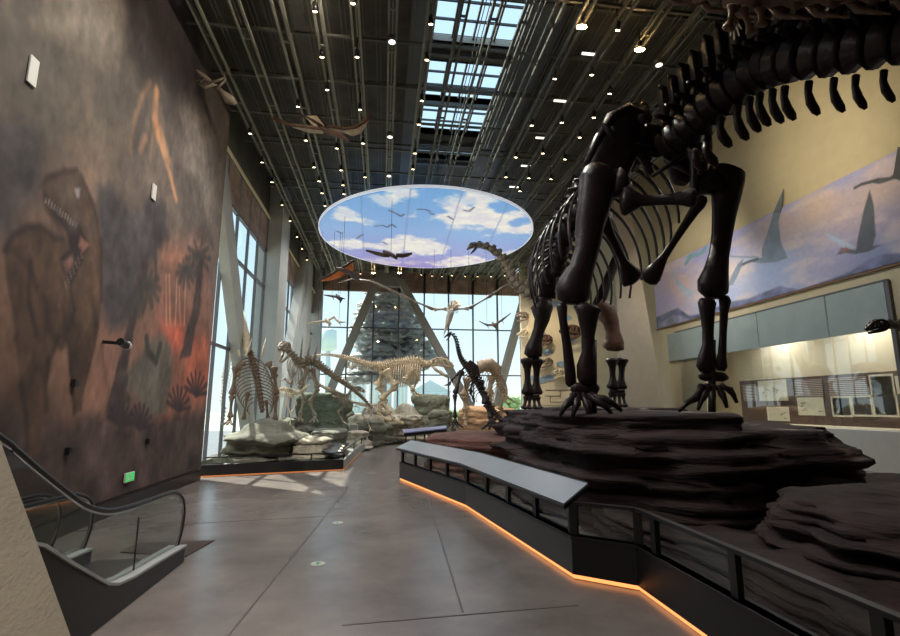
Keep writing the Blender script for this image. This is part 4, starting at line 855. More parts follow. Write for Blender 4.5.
# dark skull reaching in from the right edge, on a long neck
T = thing('hanging_skull_mount', tuple(at(905, 326, 6.0)), 'dark toothed skull on a neck reaching in at the right edge', 'dinosaur skeleton')
skull_parts(T, m, at(885, 326, 6), at(862, 331, 6.0)-at(885, 326, 6), .30, 'theropod', gape=4)
vpath(T, VN, [A4(884, 325, 6.0, .035), A4(896, 325, 6.05, .05), A4(915, 330, 6.1, .06), A4(950, 345, 6.2, .07), A4(1000, 380, 6.3, .07)], 9)
MB().tube([at(1000, 380, 6.3), Vector((at(1000, 380, 6.3).x, 6.3, .3))], .03, 8).build('support_rod', M_black, T)

# ------------------------------------------------------------------ flying reptiles
def curve_sheet(b, lead, trail, th=.03):
    """membrane between a leading and a trailing edge"""
    n = len(lead); vs_ = [Vector(p) for p in lead]+[Vector(p) for p in trail]
    N = Vector((0, .3, 1)).normalized()*th/2
    V = [v+N for v in vs_]+[v-N for v in vs_]; k = len(vs_); F = []
    for i in range(n-1):
        F.append((i, i+1, n+i+1, n+i)); F.append((k+i, k+n+i, k+n+i+1, k+i+1)); F.append((i, k+i, k+i+1, i+1)); F.append((n+i, n+i+1, k+n+i+1, k+n+i))
    F.append((0, n, k+n, k)); F.append((n-1, k+n-1, k+2*n-1, 2*n-1)); return b.add(V, F)
def cables(T, pts, m=M_black):
    for p in pts: MB().tube([p, Vector((p.x, p.y, DZ-.03 if ell(p.x, p.y) else CE-.02))], .008, 5).build('cable', m, T)
def flyer(name, label, Y, wl, wlt, wr, wrt, body, br, m, mb, cab, beak=None, cat='flying reptile'):
    c = at(*body[len(body)//2], Y); T = thing(name, tuple(c), label, cat)
    q = lambda L, dy=0: [at(x, y, Y+dy) for x, y in L]
    for l_, t_ in ((wl, wlt), (wr, wrt)):
        o = curve_sheet(MB(), q(l_), q(t_, .18)).build('wing', m, T); MB().tube(q(l_), [.045*br/.1]*len(l_), 6).build('wing_bone', mb, o, True)
    n = len(body); MB().tube(q(body), [br*(.25+.75*math.sin(math.pi*(i+.6)/(n+.2))) for i in range(n)], 9, flat=.8).build('body', mb, T, True)
    if beak: MB().tube(q(beak), [br*.5, br*.45, br*.1], 7).build('head', mb, T, True)
    cables(T, [at(*p, Y) for p in cab]); return T
M_skin = mat('brown_grey_hide', (214, 198, 174), rough=.6, var=.2, scale=6); M_skind = mat('dark_brown_hide', (74, 56, 48), rough=.6, var=.2)
T = flyer('pterosaur_model', 'grey brown pterosaur model gliding under the rails at upper left', 12.5, [(273, 118), (290, 124.7), (310, 127.3), (324, 129)], [(273, 118.4), (295, 128), (310, 132.5), (323, 133.5)],
      [(327, 126), (344, 128.7), (356, 127), (371.5, 116.5)], [(332, 132), (345, 133), (353, 135.7), (361, 133.3)], [(320, 128), (328, 131), (334, 134), (341, 135.5), (348, 141)], .10, M_skin, M_bonebr, [(325, 128), (350, 129)])
o = MB().sheet([at(304, 116, 12.6), at(318, 116, 12.6), at(326, 126, 12.5), at(314, 126, 12.5)], .03).build('tail_membrane', M_skin, T); MB().tube([at(298, 114, 12.6), at(306, 117, 12.6), at(322, 127, 12.5)], [.02, .04, .06], 6).build('leg', M_skind, T, True); MB().tube([at(318, 116, 12.6), at(326, 126, 12.5)], .04, 6).build('leg', M_skind, T, True)
M_or = mat('orange_hide', (226, 132, 76), rough=.6, var=.2, scale=5)
flyer('pterosaur_model', 'orange pterosaur model banking below the left rim of the sky disc', 20, [(319, 280), (330, 275), (338, 270), (342, 268)], [(321, 281), (332, 280), (341, 277), (346, 273)],
      [(342, 268), (347, 265), (351, 262), (354, 261)], [(346, 273), (351, 273), (354, 269), (353, 264)], [(336, 268), (343, 270), (350, 273), (356, 278), (360, 281)], .12, M_or, M_skind, [(343, 268)])
flyer('pterosaur_model', 'small brown pterosaur flying in front of the lower sky disc', 18, [(366, 250.5), (376, 252.5), (384, 254), (390, 254.5)], [(366, 251), (376, 255), (384, 257), (390, 257)],
      [(396, 254.5), (402, 254.5), (408, 254), (412, 253.5)], [(396, 257), (402, 257.5), (408, 256.5), (412, 254)], [(383, 251), (389, 253.5), (393, 255.5), (397, 259)], .10, M_skind, M_skind, [(391, 253)])
# rising brown skeleton by the end of the painted wall
T = thing('winged_reptile_skeleton', tuple(at(215, 88, 11.1)), 'brown winged skeleton hanging in front of the mural top edge', 'flying reptile')
MB().tube([at(196, 70, 10.8), at(204, 76, 10.9), at(214, 84, 11.1), at(222, 92, 11.2), at(229, 99, 11.3), at(236, 104, 11.4)], [.02, .045, .05, .06, .13, .05], 8).build('body', M_boneg, T, True)
for p_ in ([(204, 76), (200, 83), (208, 86)], [(214, 84), (205, 88), (198, 84)], [(217, 88), (226, 80), (223, 72)], [(212, 82), (219, 80), (226, 77)], [(208, 79), (201, 78), (195, 82)]):
    MB().tube([at(x, y, 11.0) for x, y in p_], [.035, .03, .015], 6).build('limb_bone', M_boneg, T, True)
cables(T, [at(222, 92, 11.2)])
# pterosaur skeleton spread before the glass wall
T = thing('pterosaur_skeleton', tuple(at(450, 309, 24)), 'pale wide winged pterosaur skeleton hanging centred before the glass wall', 'flying reptile')
for pts_ in ([(447, 309), (441, 309), (434, 309.5)], [(453, 309), (461, 307.5), (469, 308.5)]): limb(at(*pts_[0], 24), at(*pts_[2], 24), .09, .8).build('humerus', M_bonep, T, True)
for pts_ in ([(434, 309.5), (420, 303), (400, 295)], [(469, 308.5), (480, 302), (492, 295)]): limb(at(*pts_[0], 24), at(*pts_[2], 24), .07, .8).build('forearm', M_boneg, T, True)
for pts_ in ([(400, 295), (385, 287), (370, 281), (352, 279), (338, 283)], [(492, 295), (503, 287), (515, 282), (527, 278), (540, 276)]): MB().tube([at(x, y, 24) for x, y in pts_], [.06, .055, .05, .04, .02], 7).build('wing_finger', M_boneg, T, True)
MB().tube([at(452, 308, 24), at(450.5, 313, 23.9), at(449, 318, 23.8), at(446.5, 326, 23.7), at(443.5, 336, 23.6)], [.08, .16, .15, .08, .012], 9).build('skull', M_bonep, T, True)
MB().tube([at(453, 313, 23.9), at(451, 320, 23.8), at(448.5, 328, 23.7)], [.06, .05, .012], 7).build('lower_jaw', M_bonep, T, True)
MB().tube([at(451, 312, 23.9), at(456, 306, 24), at(459, 303, 24.1)], [.08, .05, .01], 7).build('crest', M_bonep, T, True)
vpath(T, vert_mesh('vertebra', M_bonep, 'trunk'), [A4(450, 313, 24, .07), A4(451, 309, 24, .11), A4(455, 307, 24.4, .10), A4(460, 305, 24.8, .05)], 9)
for i in range(5):
    for s in (-1, 1): rib_bm(at(451+i, 308, 24+i*.1), (s, 0, 0), .16, .3, r=.02).build('rib', M_bonep, T, True)
cables(T, [at(434, 309, 24), at(469, 308, 24), at(451, 308, 24)])
for nm, lab, pts_, mm, Y in (('small_pterosaur_skeleton', 'white small flying skeleton hung before the left glass panes', [(307, 323), (318, 322), (327, 321), (334, 317), (339, 322), (346, 322)], M_bonep, 22), ('small_pterosaur_skeleton', 'dark grey small flying skeleton above the white one', [(324, 295), (332, 296), (338, 297), (345, 299)], M_bonek, 22), ('small_pterosaur_skeleton', 'tiny grey flyer hanging right of the large pale pterosaur skeleton', [(479, 321), (487, 325), (494, 325), (502, 320), (511, 313)], M_boneg, 24)):
    T = thing(nm, tuple(at(*pts_[2], Y)), lab, 'flying reptile'); n = len(pts_)
    MB().tube([at(x, y, Y) for x, y in pts_], [.02]+[.06]*(n-2)+[.02], 7).build('wing_bone', mm, T, True)
    x, y = pts_[2]; MB().tube([at(x-2, y-3, Y), at(x, y, Y), at(x+3, y+3, Y), at(x+2, y+6, Y)], [.03, .10, .08, .02], 7).build('body', mm, T, True)
    for i in range(1, n-1): x, y = pts_[i]; MB().tube([at(x, y, Y), at(x+2, y+4, Y)], [.03, .01], 5).build('finger_bone', mm, T, True)
    cables(T, [at(*pts_[1], Y), at(*pts_[-2], Y)])

# ------------------------------------------------------------------ track spotlights
can = MB().tube([(0, 0, .12), (0, 0, -.04)], [.045, .058], 10).data('housing', M_black, True)
arm = MB().tube([(0, 0, .46), (0, 0, .08)], .015, 6).data('bracket', M_black)
lens = MB().tube([(0, 0, -.041), (0, 0, -.05)], .043, 12).data('lens', M_lamp); lensb = MB().tube([(0, 0, -.041), (0, 0, -.07)], .10, 12).data('lens', M_lampb)
def lamp(px, py, lab, grp, bright=False, X=None):
    p = at(px, py, 30) if X == 'front' else atZ(px, py, 9.5)
    if X == 'front': p = atZ(px, py, 9.5); p.x = min((-3.95, -3.12, -2.28, -1.5, -.75, .02, .8, 1.45, 2.1, 2.75, 3.35, 3.93, 4.75, 5.5, 6.3, 7.1, 7.9, 8.7, 9.6), key=lambda v: abs(v-p.x))
    t = thing('track_spotlight', tuple(p), lab, 'spotlight', grp)
    for nm, me in (('housing', can), ('bracket', arm), ('lens', lensb if bright else lens)):
        o = bpy.data.objects.new(nm, me); C.objects.link(o); o.parent = t
        if nm != 'bracket': o.rotation_euler = (R(-22), 0, R(180))
rows = [('first rail beside the left windows', [(250, 132), (262, 161), (272, 181), (282, 204), (290, 220), (297, 236), (302, 248), (307, 259), (311, 268)]),
        ('rail passing left of the brown pterosaur model', [(298, 105), (306, 139), (314, 166), (319, 180), (322, 192), (325, 205)]),
        ('rail above the brown pterosaur model body', [(315, 9), (322, 55), (327, 88), (337, 147), (341, 169), (343, 184), (344, 193)]),
        ('second rail left of the round downlights', [(353, 1), (357, 55), (360, 108), (363, 142), (365, 176)]),
        ('rail nearest the left edge of the skylights', [(431, 22), (427, 58), (422, 99), (419, 123), (415, 152), (413, 168)]),
        ('first rail right of the skylights', [(555, 77), (532, 124), (516, 156), (506, 176)]),
        ('second rail right of the skylights', [(592, 73), (562, 121), (543, 152), (529, 177), (520, 190)]),
        ('third rail right of the skylights', [(618, 28), (610, 92), (594, 116), (580, 136), (565, 158), (551, 178)])]
for where, ps in rows:
    for p in ps: lamp(*p, 'small track spotlight on the '+where, 'spotlights on the '+where)
lamp(582, 24, 'glaring warm spotlight nearest the right side of the first skylight', None or 'glare lamp one', True)
lamp(640, 47, 'glaring warm spotlight left of the giant tail bones', 'glare lamp two', True)
for p in ((399, 272), (372, 272)): lamp(*p, 'bright warm spotlight at the far end under the sky disc', 'bright far spotlights', True, 'front')
for p in ((347, 271), (358, 273), (418, 274), (430, 275), (443, 276), (457, 275), (470, 276), (484, 276), (497, 276), (510, 275)): lamp(*p, 'small spotlight in the far row along the front glazing', 'far row spotlights', False, 'front')
for o in bpy.data.objects:
    if o.get('group', '').startswith('glare lamp'): del o['group']
dl = MB().lathe((0, 0, 0), [(.10, .12), (.10, 0), (.075, 0)], 16).data('can', M_raild, True); dll = MB().lathe((0, 0, 0), [(.075, .0), (.075, -.008)], 16).data('lens', mat('soft_lens', (240, 238, 225), var=0, emit=2.0))
for p in ((392, 42), (390, 137), (389, 176)):
    t = thing('round_downlight', tuple(atZ(*p, 9.55)), 'round white downlight on the middle rail left of the skylights', 'downlight', 'round downlights on the middle rail')
    for nm, me in (('can', dl), ('lens', dll)): o = bpy.data.objects.new(nm, me); C.objects.link(o); o.parent = t
t = thing('round_downlight', tuple(atZ(659, 65, 9.55)), 'single round white downlight beside the giant tail base', 'downlight')
for nm, me in (('can', dl), ('lens', dll)): o = bpy.data.objects.new(nm, me); C.objects.link(o); o.parent = t
for p in ((589, 54), (560, 101), (541, 138), (526, 166), (514, 187)):
    q = atZ(*p, 9.9); tag(MB().box(q, (.34, .05, .04)).build('linear_light', mat('linear_lens', (250, 244, 225), var=0, emit=1.6), base=q), 'short white linear light between the rails right of the skylights', 'ceiling light', 'short linear lights')

# ------------------------------------------------------------------ barrier with graphic desk on the right
BP = [atZ(398, 480, 0), atZ(464, 508, 0), atZ(571, 580, 0), atZ(636, 592, 0)]
BP = [Vector((p.x, p.y, 0)) for p in BP]; BP.append(Vector((2.47, .6, 0)))
Fn = thing('display_barrier', tuple(BP[2]), 'long black barrier with sloping graphic desk and orange foot glow on the right', 'barrier')
def inward(p, q, d):
    t = (q-p).normalized(); return Vector((-t.y, t.x, 0))*d*(1 if True else -1)
def off(i, d):
    """offset barrier vertex i to the rock side by d"""
    ns = []
    for a in (i-1, i):
        if 0 <= a < len(BP)-1:
            t = (BP[a+1]-BP[a]).normalized(); n_ = Vector((-t.y, t.x, 0)); ns.append(n_ if n_.x > 0 else -n_)
    n_ = sum(ns, Vector((0, 0, 0))).normalized(); k_ = 1/max(.5, n_.dot(ns[0])); return BP[i]+n_*(d*k_)
def wallstrip(i, d0, d1, z0, z1):
    a, b_, c_, d_ = off(i, d0), off(i+1, d0), off(i+1, d1), off(i, d1); return MB().prism([(v.x, v.y) for v in (a, b_, c_, d_)], z0, z1)
Zb, Zr = .43, .76
for i in range(4):
    wallstrip(i, .03, .12, .05, Zb).build('kick_panel', M_plinth if i < 2 else M_black, Fn)
    wallstrip(i, .02, .16, Zb-.03, Zb).build('cap_strip', M_black, Fn)
    o = wallstrip(i, .05, .065, .008, .045).build('light_strip', M_led, Fn)
    wallstrip(i, .07, .4, .0, .05).build('toe_plinth', M_black, Fn)
U = Vector((0, 0, 1))
for i, n_ in ((0, 4), (1, 4)):
    for k_ in range(n_+1):
        if i == 1 and k_ == 0: continue
        p = lerp(off(i, .08), off(i+1, .08), (k_+.1)/(n_+.15)); d_ = (BP[i+1]-BP[i])
        MB().beam(p+U*Zb, p+U*.80, .05, .09, up=d_).build('post', M_black, Fn)
    for a_, b_ in ((0, .5), (.5, 1)):
        lo = [off(i, -.06), off(i+1, -.06)]; hi = [off(i, .33), off(i+1, .33)]
        l0, l1 = lerp(lo[0], lo[1], a_), lerp(lo[0], lo[1], b_); h0, h1 = lerp(hi[0], hi[1], a_), lerp(hi[0], hi[1], b_)
        q = [l0+U*Zr, l1+U*Zr, h1+U*.93, h0+U*.93]; c_ = sum(q, Vector())/4; q = [c_+(v-c_)*.998 for v in q]
        o = MB().sheet(q, .02).build('desk_panel', mat('desk_graphic', (150, 158, 164), rough=.28, var=.04, scale=2), Fn)
        dk_ = [v-U*.035 for v in q]; MB().sheet(dk_, .04).build('desk_tray', M_black, Fn)
        ed = MB().tube([q[3]+U*.012, q[2]+U*.012], .01, 5); ed.build('edge_trim', M_black, o)
    wallstrip(i, .10, .112, Zb, .80).build('glass_infill', M_dglass, Fn)
for i in (2, 3):
    a, b_ = off(i, .08), off(i+1, .08); MB().beam(a+U*Zr, b_+U*Zr, .06, .03).build('top_rail', M_black, Fn)
    n_ = 1 if i == 2 else 4
    for k_ in range(n_+(i == 2)*0+1):
        p = lerp(a, b_, k_/max(1, n_)) if i == 2 else lerp(a, b_, (k_+.3)/n_ if k_ < n_ else 1)
        MB().beam(p+U*Zb, p+U*Zr, .05, .08, up=b_-a).build('post', M_black, Fn)
    wallstrip(i, .10, .112, Zb, Zr-.02).build('glass_infill', M_dglass, Fn)

# left island: black stepped plinth, low rail, sloping sign, path rail
I0 = [Vector((p.x, p.y, 0)) for p in (atZ(200, 477, 0), atZ(343, 470, 0), atZ(361, 452, 0), atZ(380, 445, 0), atZ(405, 438.5, 0))]
Pn = thing('island_plinth', tuple(I0[1]), 'low black plinth edge with slim rail around the left skeleton island', 'plinth')
def strip(a, b_, d, z0, z1):
    t = (b_-a).normalized(); n_ = Vector((-t.y, t.x, 0)); n_ = n_ if (n_.y > 0) == (abs(t.x) > .6) or n_.x < 0 else -n_
    return MB().prism([(v.x, v.y) for v in (a, b_, b_+n_*d, a+n_*d)], z0, z1)
for i in range(4):
    a, b_ = I0[i], I0[i+1]
    MB().beam(a+U*.16, b_+U*.16, .06, .26).build('kick_panel', M_black if i < 1 else M_strut, Pn)
    MB().beam(a+U*.012, b_+U*.012, .03, .02).build('light_strip', mat('dim_led', (255, 150, 80), var=0, emit=.45, ecol=(255, 160, 92)) if i < 2 else M_black, Pn)
    MB().beam(a+U*(.55 if i else .46)+Vector((0, .15, 0)), b_+U*(.55 if i else .46)+Vector((0, .15, 0)), .04, .03).build('top_rail', M_steel if i else M_black, Pn)
    n_ = (4, 2, 6, 9)[i]
    for k_ in range(n_+1):
        p = lerp(a, b_, k_/n_)+Vector((0, .15, 0))
        if i == 0 and k_ < 2: continue
        MB().beam(p+U*.29, p+U*(.54 if i else .45), .04, .03, up=(1, 0, 0)).build('post', M_black, Pn)
MB().prism([(v.x, v.y) for v in (I0[0], I0[1], I0[2], I0[3], Vector((-4.4, 26, 0)))], .01, .12).build('deck', M_strut, Pn)
q = [at(303, 447, 15.6), at(341, 456, 14.95), at(348, 446, 16.2), at(322, 437, 17.2)]
sg = thing('graphic_sign', tuple(q[1]-U*.3), 'dark sloping information sign at the front corner of the left island', 'sign')
MB().sheet(q, .03).build('sign_face', mat('sign_black', (34, 34, 36), rough=.25, var=.1), sg)
b = MB()
for k_ in range(3): v = lerp(q[1], q[2], .25+.25*k_)+(q[0]-q[1])*.07; b.sheet([v+U*.03, v+U*.03+(q[2]-q[1])*.12, v+U*.03+(q[2]-q[1])*.12+(q[0]-q[1])*.06, v+U*.03+(q[0]-q[1])*.06], .01)
b.build('white_lettering', M_creaml, sg)
for v in (lerp(q[0], q[1], .2), lerp(q[0], q[1], .95)): MB().beam(v-U*.02, Vector((v.x, v.y, .12)), .03, .03, up=(1, 0, 0)).build('post', M_black, sg)
c = atZ(357, 449, 0); t = thing('information_post', (c.x-.15, c.y, .1), 'small pale box post standing at the bend of the island rail', 'sign')
MB().box((c.x-.15, c.y, .55), (.32, .2, .9)).build('casing', mat('pale_casing', (176, 178, 176), rough=.4), t); MB().box((c.x-.15, c.y-.105, .8), (.24, .01, .25)).build('label_plate', M_steel, t)
q = [at(404, 433, 20), at(447, 428.5, 20), at(446, 426, 21.3), at(402, 430, 21.3)]
t = thing('graphic_sign', tuple(q[0]-U*.5), 'long lilac sloping graphic rail across the end of the walkway', 'sign')
MB().sheet(q, .04).build('sign_face', mat('lilac_graphic', (150, 152, 186), rough=.3, var=.12, scale=3), t)
MB().beam(q[0]-U*.08+Vector((0, .1, 0)), q[1]-U*.08+Vector((0, .1, 0)), .1, .12).build('support', M_black, t)
for k_ in range(5): p = lerp(q[0], q[1], .05+.22*k_)+Vector((0, .2, 0)); MB().beam(p-U*.1, Vector((p.x, p.y, 0)), .05, .05, up=(1, 0, 0)).build('post', M_black, t)

# ------------------------------------------------------------------ escalator
E1 = thing('escalator', (-2.7, 6.2, 0), 'escalator with black handrails and glass sides at lower left', 'escalator')
def balustrade(x, par, full=True):
    """side view in the plane X = x: level run at the landing, then climbing towards the viewer"""
    yz = [tuple(atX(px, py, -2.34))[1:] for px, py in ((177, 546), (182, 528), (184, 512), (183, 500), (178, 494), (170, 493), (150, 500), (125, 508), (110, 511), (95, 509), (80, 502), (45, 475), (12, 447), (2, 439))]+[(2.2, 2.25), (1.2, 2.9)]
    P_ = [Vector((x, y, z)) for y, z in yz]
    S_ = [Vector(v[:3]) for v in spline([tuple(p) for p in P_], 70)]
    o = MB().tube(S_, [(.026, .02)]*len(S_), 8, up=(1, 0, 0)).build('handrail', M_rubber, par, True)
    MB().tube([v-(Vector((0, 0, 0))) + Vector((.0, 0, 0)) - (Vector((0, v.y-5.2, v.z-.4)).normalized()*.035 if v.y > 5.2 else Vector((0, -.5, 1)).normalized()*.03) for v in S_], .012, 6).build('guide_rail', M_steel, o, True)
    sk = [tuple(atX(px, py, -2.34))[1:] for px, py in ((178, 547), (150, 563), (125, 578), (107, 586), (97, 586), (60, 566), (30, 548))]+[(2.2, 1.5)]
    b = MB(); n = len(sk); V = []
    for s in (-.08, .08): V += [(x+s, y, z) for y, z in sk]
    lowz = [0, 0, 0, 0, 0, 0, .2, .9]
    for s in (-.08, .08): V += [(x+s, y, l) for (y, z), l in zip(sk, lowz)]
    F = []
    for i in range(n-1): F += [(i, i+1, n+i+1, n+i), (2*n+i, 3*n+i, 3*n+i+1, 2*n+i+1), (i, 2*n+i, 2*n+i+1, i+1), (n+i, n+i+1, 3*n+i+1, 3*n+i)]
    F += [(0, n, 3*n, 2*n), (n-1, 3*n-1+0, 4*n-1, 2*n-1)]
    b.add(V, F); b.build('skirt', M_black, par)
    c = MB()
    for i in range(n-1): c.beam((x, sk[i][0], sk[i][1]+.012), (x, sk[i+1][0], sk[i+1][1]+.012), .2, .022)
    c.build('deck_trim', mat('pale_deck', (176, 180, 180), rough=.35, var=.05), par)
    inner = [v for v in S_ if v.y > 2.0]; poly = [Vector((x, v.y, v.z)) for v in inner]+[Vector((x, y, z)) for y, z in sk[::-1]]
    MB().sheet(poly, .012).build('glass_panel', M_dglass, par)
    MB().beam((x, 5.5, .2), (x, 5.5, .72), .014, .008, up=(0, 1, 0)).build('glass_joint', M_mulld, par)
balustrade(-2.34, E1); balustrade(-3.35, E1)
MB().box((-2.85, 6.0, .012), (.85, 1.4, .02)).build('landing_plate', M_steel, E1)
for i in range(8): MB().box((-2.85, 4.75-.38*i, .06+.21*max(0, i-.6)), (.84, .4, .2)).build('step', mat('grooved_step', (60, 60, 62), rough=.4, metal=.6, stretch=(40, 1, 1)), E1)
E2 = thing('escalator', (-4.0, 6.2, 0), 'second escalator balustrade between the first one and the mural', 'escalator')
balustrade(-3.7, E2)
# leaning beige block at the lower left, beside the viewer
q = [at(-60, 352, 2.2), at(0, 440, 2.25), at(36, 540, 2.4), at(72, 640, 2.55), at(90, 700, 2.6)]
poly = q+[Vector((q[-1].x, q[-1].y, 0)), Vector((q[0].x-.4, 2.5, 0)), Vector((q[0].x-.4, 2.3, q[0].z))]
b = MB(); n = len(poly); b.add(poly+[v+Vector((-.3, -.55, 0)) for v in poly], [tuple(range(n)), tuple(range(2*n-1, n-1, -1))]+[(i, (i+1) % n, (i+1) % n+n, i+n) for i in range(n)])
struct(b.build('wall_parapet', M_beige))

# ------------------------------------------------------------------ small things on the painted wall and floor
def wallbox(name, px, py, w_, h_, d, m, label, cat, lens_=None, group=None):
    p = atX(px, py, WL+.03); t = MB().box((p.x+d/2, p.y, p.z), (d, w_, h_)).build(name, m, base=(p.x, p.y, p.z)); return tag(t, label, cat, group)
Mw = mat('white_plate', (205, 205, 196), rough=.5, var=.03)
wallbox('wall_plate', 32, 71, .15, .36, .02, Mw, 'white rectangular plate high on the mural at upper left', 'plate')
wallbox('wall_plate', 153.5, 192, .15, .3, .02, Mw, 'white rectangular plate on the mural below the volcano', 'plate')
p = atX(103, 342, WL+.03); t = thing('security_camera', tuple(p), 'black bracketed camera on the mural right of the painted theropod', 'camera')
MB().beam(p, p+Vector((.3, 0, -.02)), .05, .05).build('bracket', M_black, t); MB().tube([p+Vector((.3, -.1, 0)), p+Vector((.3, .12, -.04))], .06, 10).build('body', M_black, t); MB().tube([p+Vector((.3, .10, -.02)), p+Vector((.3, .16, -.06))], .065, 10).build('white_hood', Mw, t)
for px, py, lab in ((73, 383, 'small black sensor on the mural below the camera'), (147, 441, 'small black and white sensor low on the mural'), (67, 451, 'small dark sensor low on the mural at left')): wallbox('wall_sensor', px, py, .10, .10, .06, M_black, lab, 'sensor')
p = atX(128, 477, WL+.03); t = thing('exit_sign', tuple(p), 'small green running figure exit sign low on the mural wall', 'sign')
MB().box(p+Vector((.02, 0, 0)), (.03, .32, .16)).build('sign_box', Mw, t)
MB().box(p+Vector((.037, 0, 0)), (.004, .30, .14)).build('green_face', mat('exit_green', (70, 200, 110), var=0, emit=.55), t)
b = MB(); z_ = p+Vector((.042, 0, 0))
for a, c_ in (((-.02, .02), (.01, -.02)), ((.01, -.02), (.04, -.05)), ((.0, -.02), (-.04, -.05)), ((-.02, .03), (.03, .02)), ((-.1, -.03), (-.07, 0)), ((-.1, .0), (-.07, .0))): b.beam(z_+Vector((0, a[0], a[1])), z_+Vector((0, c_[0], c_[1])), .012, .012)
b.box(z_+Vector((0, -.03, .05)), (.008, .022, .022)); b.build('running_figure', Mw, t)
for px, py, lab in ((318, 564, 'white round floor marker with green arrow nearest the viewer'), (337.5, 523, 'smaller looking white round floor marker farther along the walkway')):
    c = atZ(px, py, 0); t = thing('floor_marker', tuple(c), lab, 'floor marker'); MB().lathe((c.x, c.y, 0), [(.085, .001), (.085, .006), (.08, .008)], 24).build('disc', Mw, t)
    b = MB(); b.sheet([(c.x-.03, c.y+.0, .010), (c.x, c.y+.05, .010), (c.x+.03, c.y, .010), (c.x+.012, c.y, .010), (c.x+.012, c.y-.05, .010), (c.x-.012, c.y-.05, .010), (c.x-.012, c.y, .010)], .002); b.build('green_arrow', mat('arrow_green', (60, 150, 110), var=0), t)
a, b_, c_ = atZ(146, 552, 0), atZ(186, 557, 0), atZ(214, 541, 0); MT = mat('floor_mat', (70, 60, 56), rough=.9, bump=.3)
q = [(a.x-.3, a.y), (b_.x, b_.y), (c_.x, c_.y), (a.x-.3, c_.y)]
tag(MB().prism(q, .001, .012).build('floor_mat', MT, base=(b_.x, b_.y, 0)), 'dark brown floor mat at the landing of the escalator', 'mat')

# ------------------------------------------------------------------ glass case on the right wall
T = thing('display_case', (WR, 17, 1.1), 'long glazed case with grey green header band on the right wall', 'display case')
Mh = mat('grey_green_header', (148, 164, 164), rough=.5, var=.08, scale=1.5)
for y0, y1 in ((12.0, 13.9), (13.95, 16.9), (16.95, 19.9), (19.95, 23.0)): MB().box((WR-.06, (y0+y1)/2, 4.57), (.08, y1-y0, 1.32)).build('header_panel', Mh, T)
for y0, y1 in ((12.0, 13.9), (13.95, 16.9), (16.95, 19.9), (19.95, 22.2)): MB().box((WR-.03, (y0+y1)/2, 2.5), (.02, y1-y0, 2.8)).build('glass_pane', M_vglass, T)
MB().box((WR-.06, 11.92, 2.6), (.1, .12, 5.3)).build('frame', M_mull, T); MB().box((WR-.06, 17.1, 5.26), (.1, 10.4, .05)).build('frame', M_mull, T)
MB().box((WR-.3, 16.8, .55), (.6, 10.6, 1.1)).build('white_ledge', Mw, T)
MB().box((WR+.2, 21.3, 2.5), (.4, 1.6, 2.9)).build('side_panel', M_cream, T)
def case_xy(px, py): v = atX(px, py, WR+1.3); return v.y, v.z
Mbr = mat('brown_board', (92, 72, 66), rough=.6, var=.06)
T2 = thing('exhibit_board', (WR+1.4, 15, 1.1), 'brown exhibit board with maps and pictures inside the right glass case', 'exhibit board')
y0, z0 = case_xy(742, 424); y1, z1 = case_xy(899, 426); zz = case_xy(860, 373)[1]; MB().box((WR+1.4, (y0+10.8)/2+.4, (z0+zz)/2-.05), (.06, abs(y0-10.8)-.8, zz-z0+.1)).build('backing', Mbr, T2)
def stripes(name, base, ink, sc):
    m_ = bpy.data.materials.new(name); m_.use_nodes = True; n = m_.node_tree; B = n.nodes['Principled BSDF']; t_ = n.nodes.new('ShaderNodeTexCoord'); w_ = n.nodes.new('ShaderNodeTexWave'); w_.bands_direction = 'Z'; w_.inputs['Scale'].default_value = sc; w_.inputs['Distortion'].default_value = .6; w_.inputs['Detail Scale'].default_value = 4
    r_ = n.nodes.new('ShaderNodeValToRGB'); r_.color_ramp.elements[0].position = .45; r_.color_ramp.elements[1].position = .6; r_.color_ramp.elements[0].color = lin(base); r_.color_ramp.elements[1].color = lin(ink)
    n.links.new(t_.outputs['Object'], w_.inputs[0]); n.links.new(w_.outputs[0], r_.inputs[0]); n.links.new(r_.outputs[0], B.inputs['Base Color']); return m_
Mtx = stripes('text_lines', (92, 72, 66), (196, 186, 178), 5); Mmap = mat('map_sheet', (226, 222, 200), rough=.6, var=.08, scale=5)
Mph = {k_: mat(k_, c_, rough=.5, var=.5, scale=4, detail=6) for k_, c_ in (('blue_picture', (120, 150, 186)), ('green_picture', (104, 108, 66)))}
def qz(x, y): return 680+x/3.973, 300+y/3.973
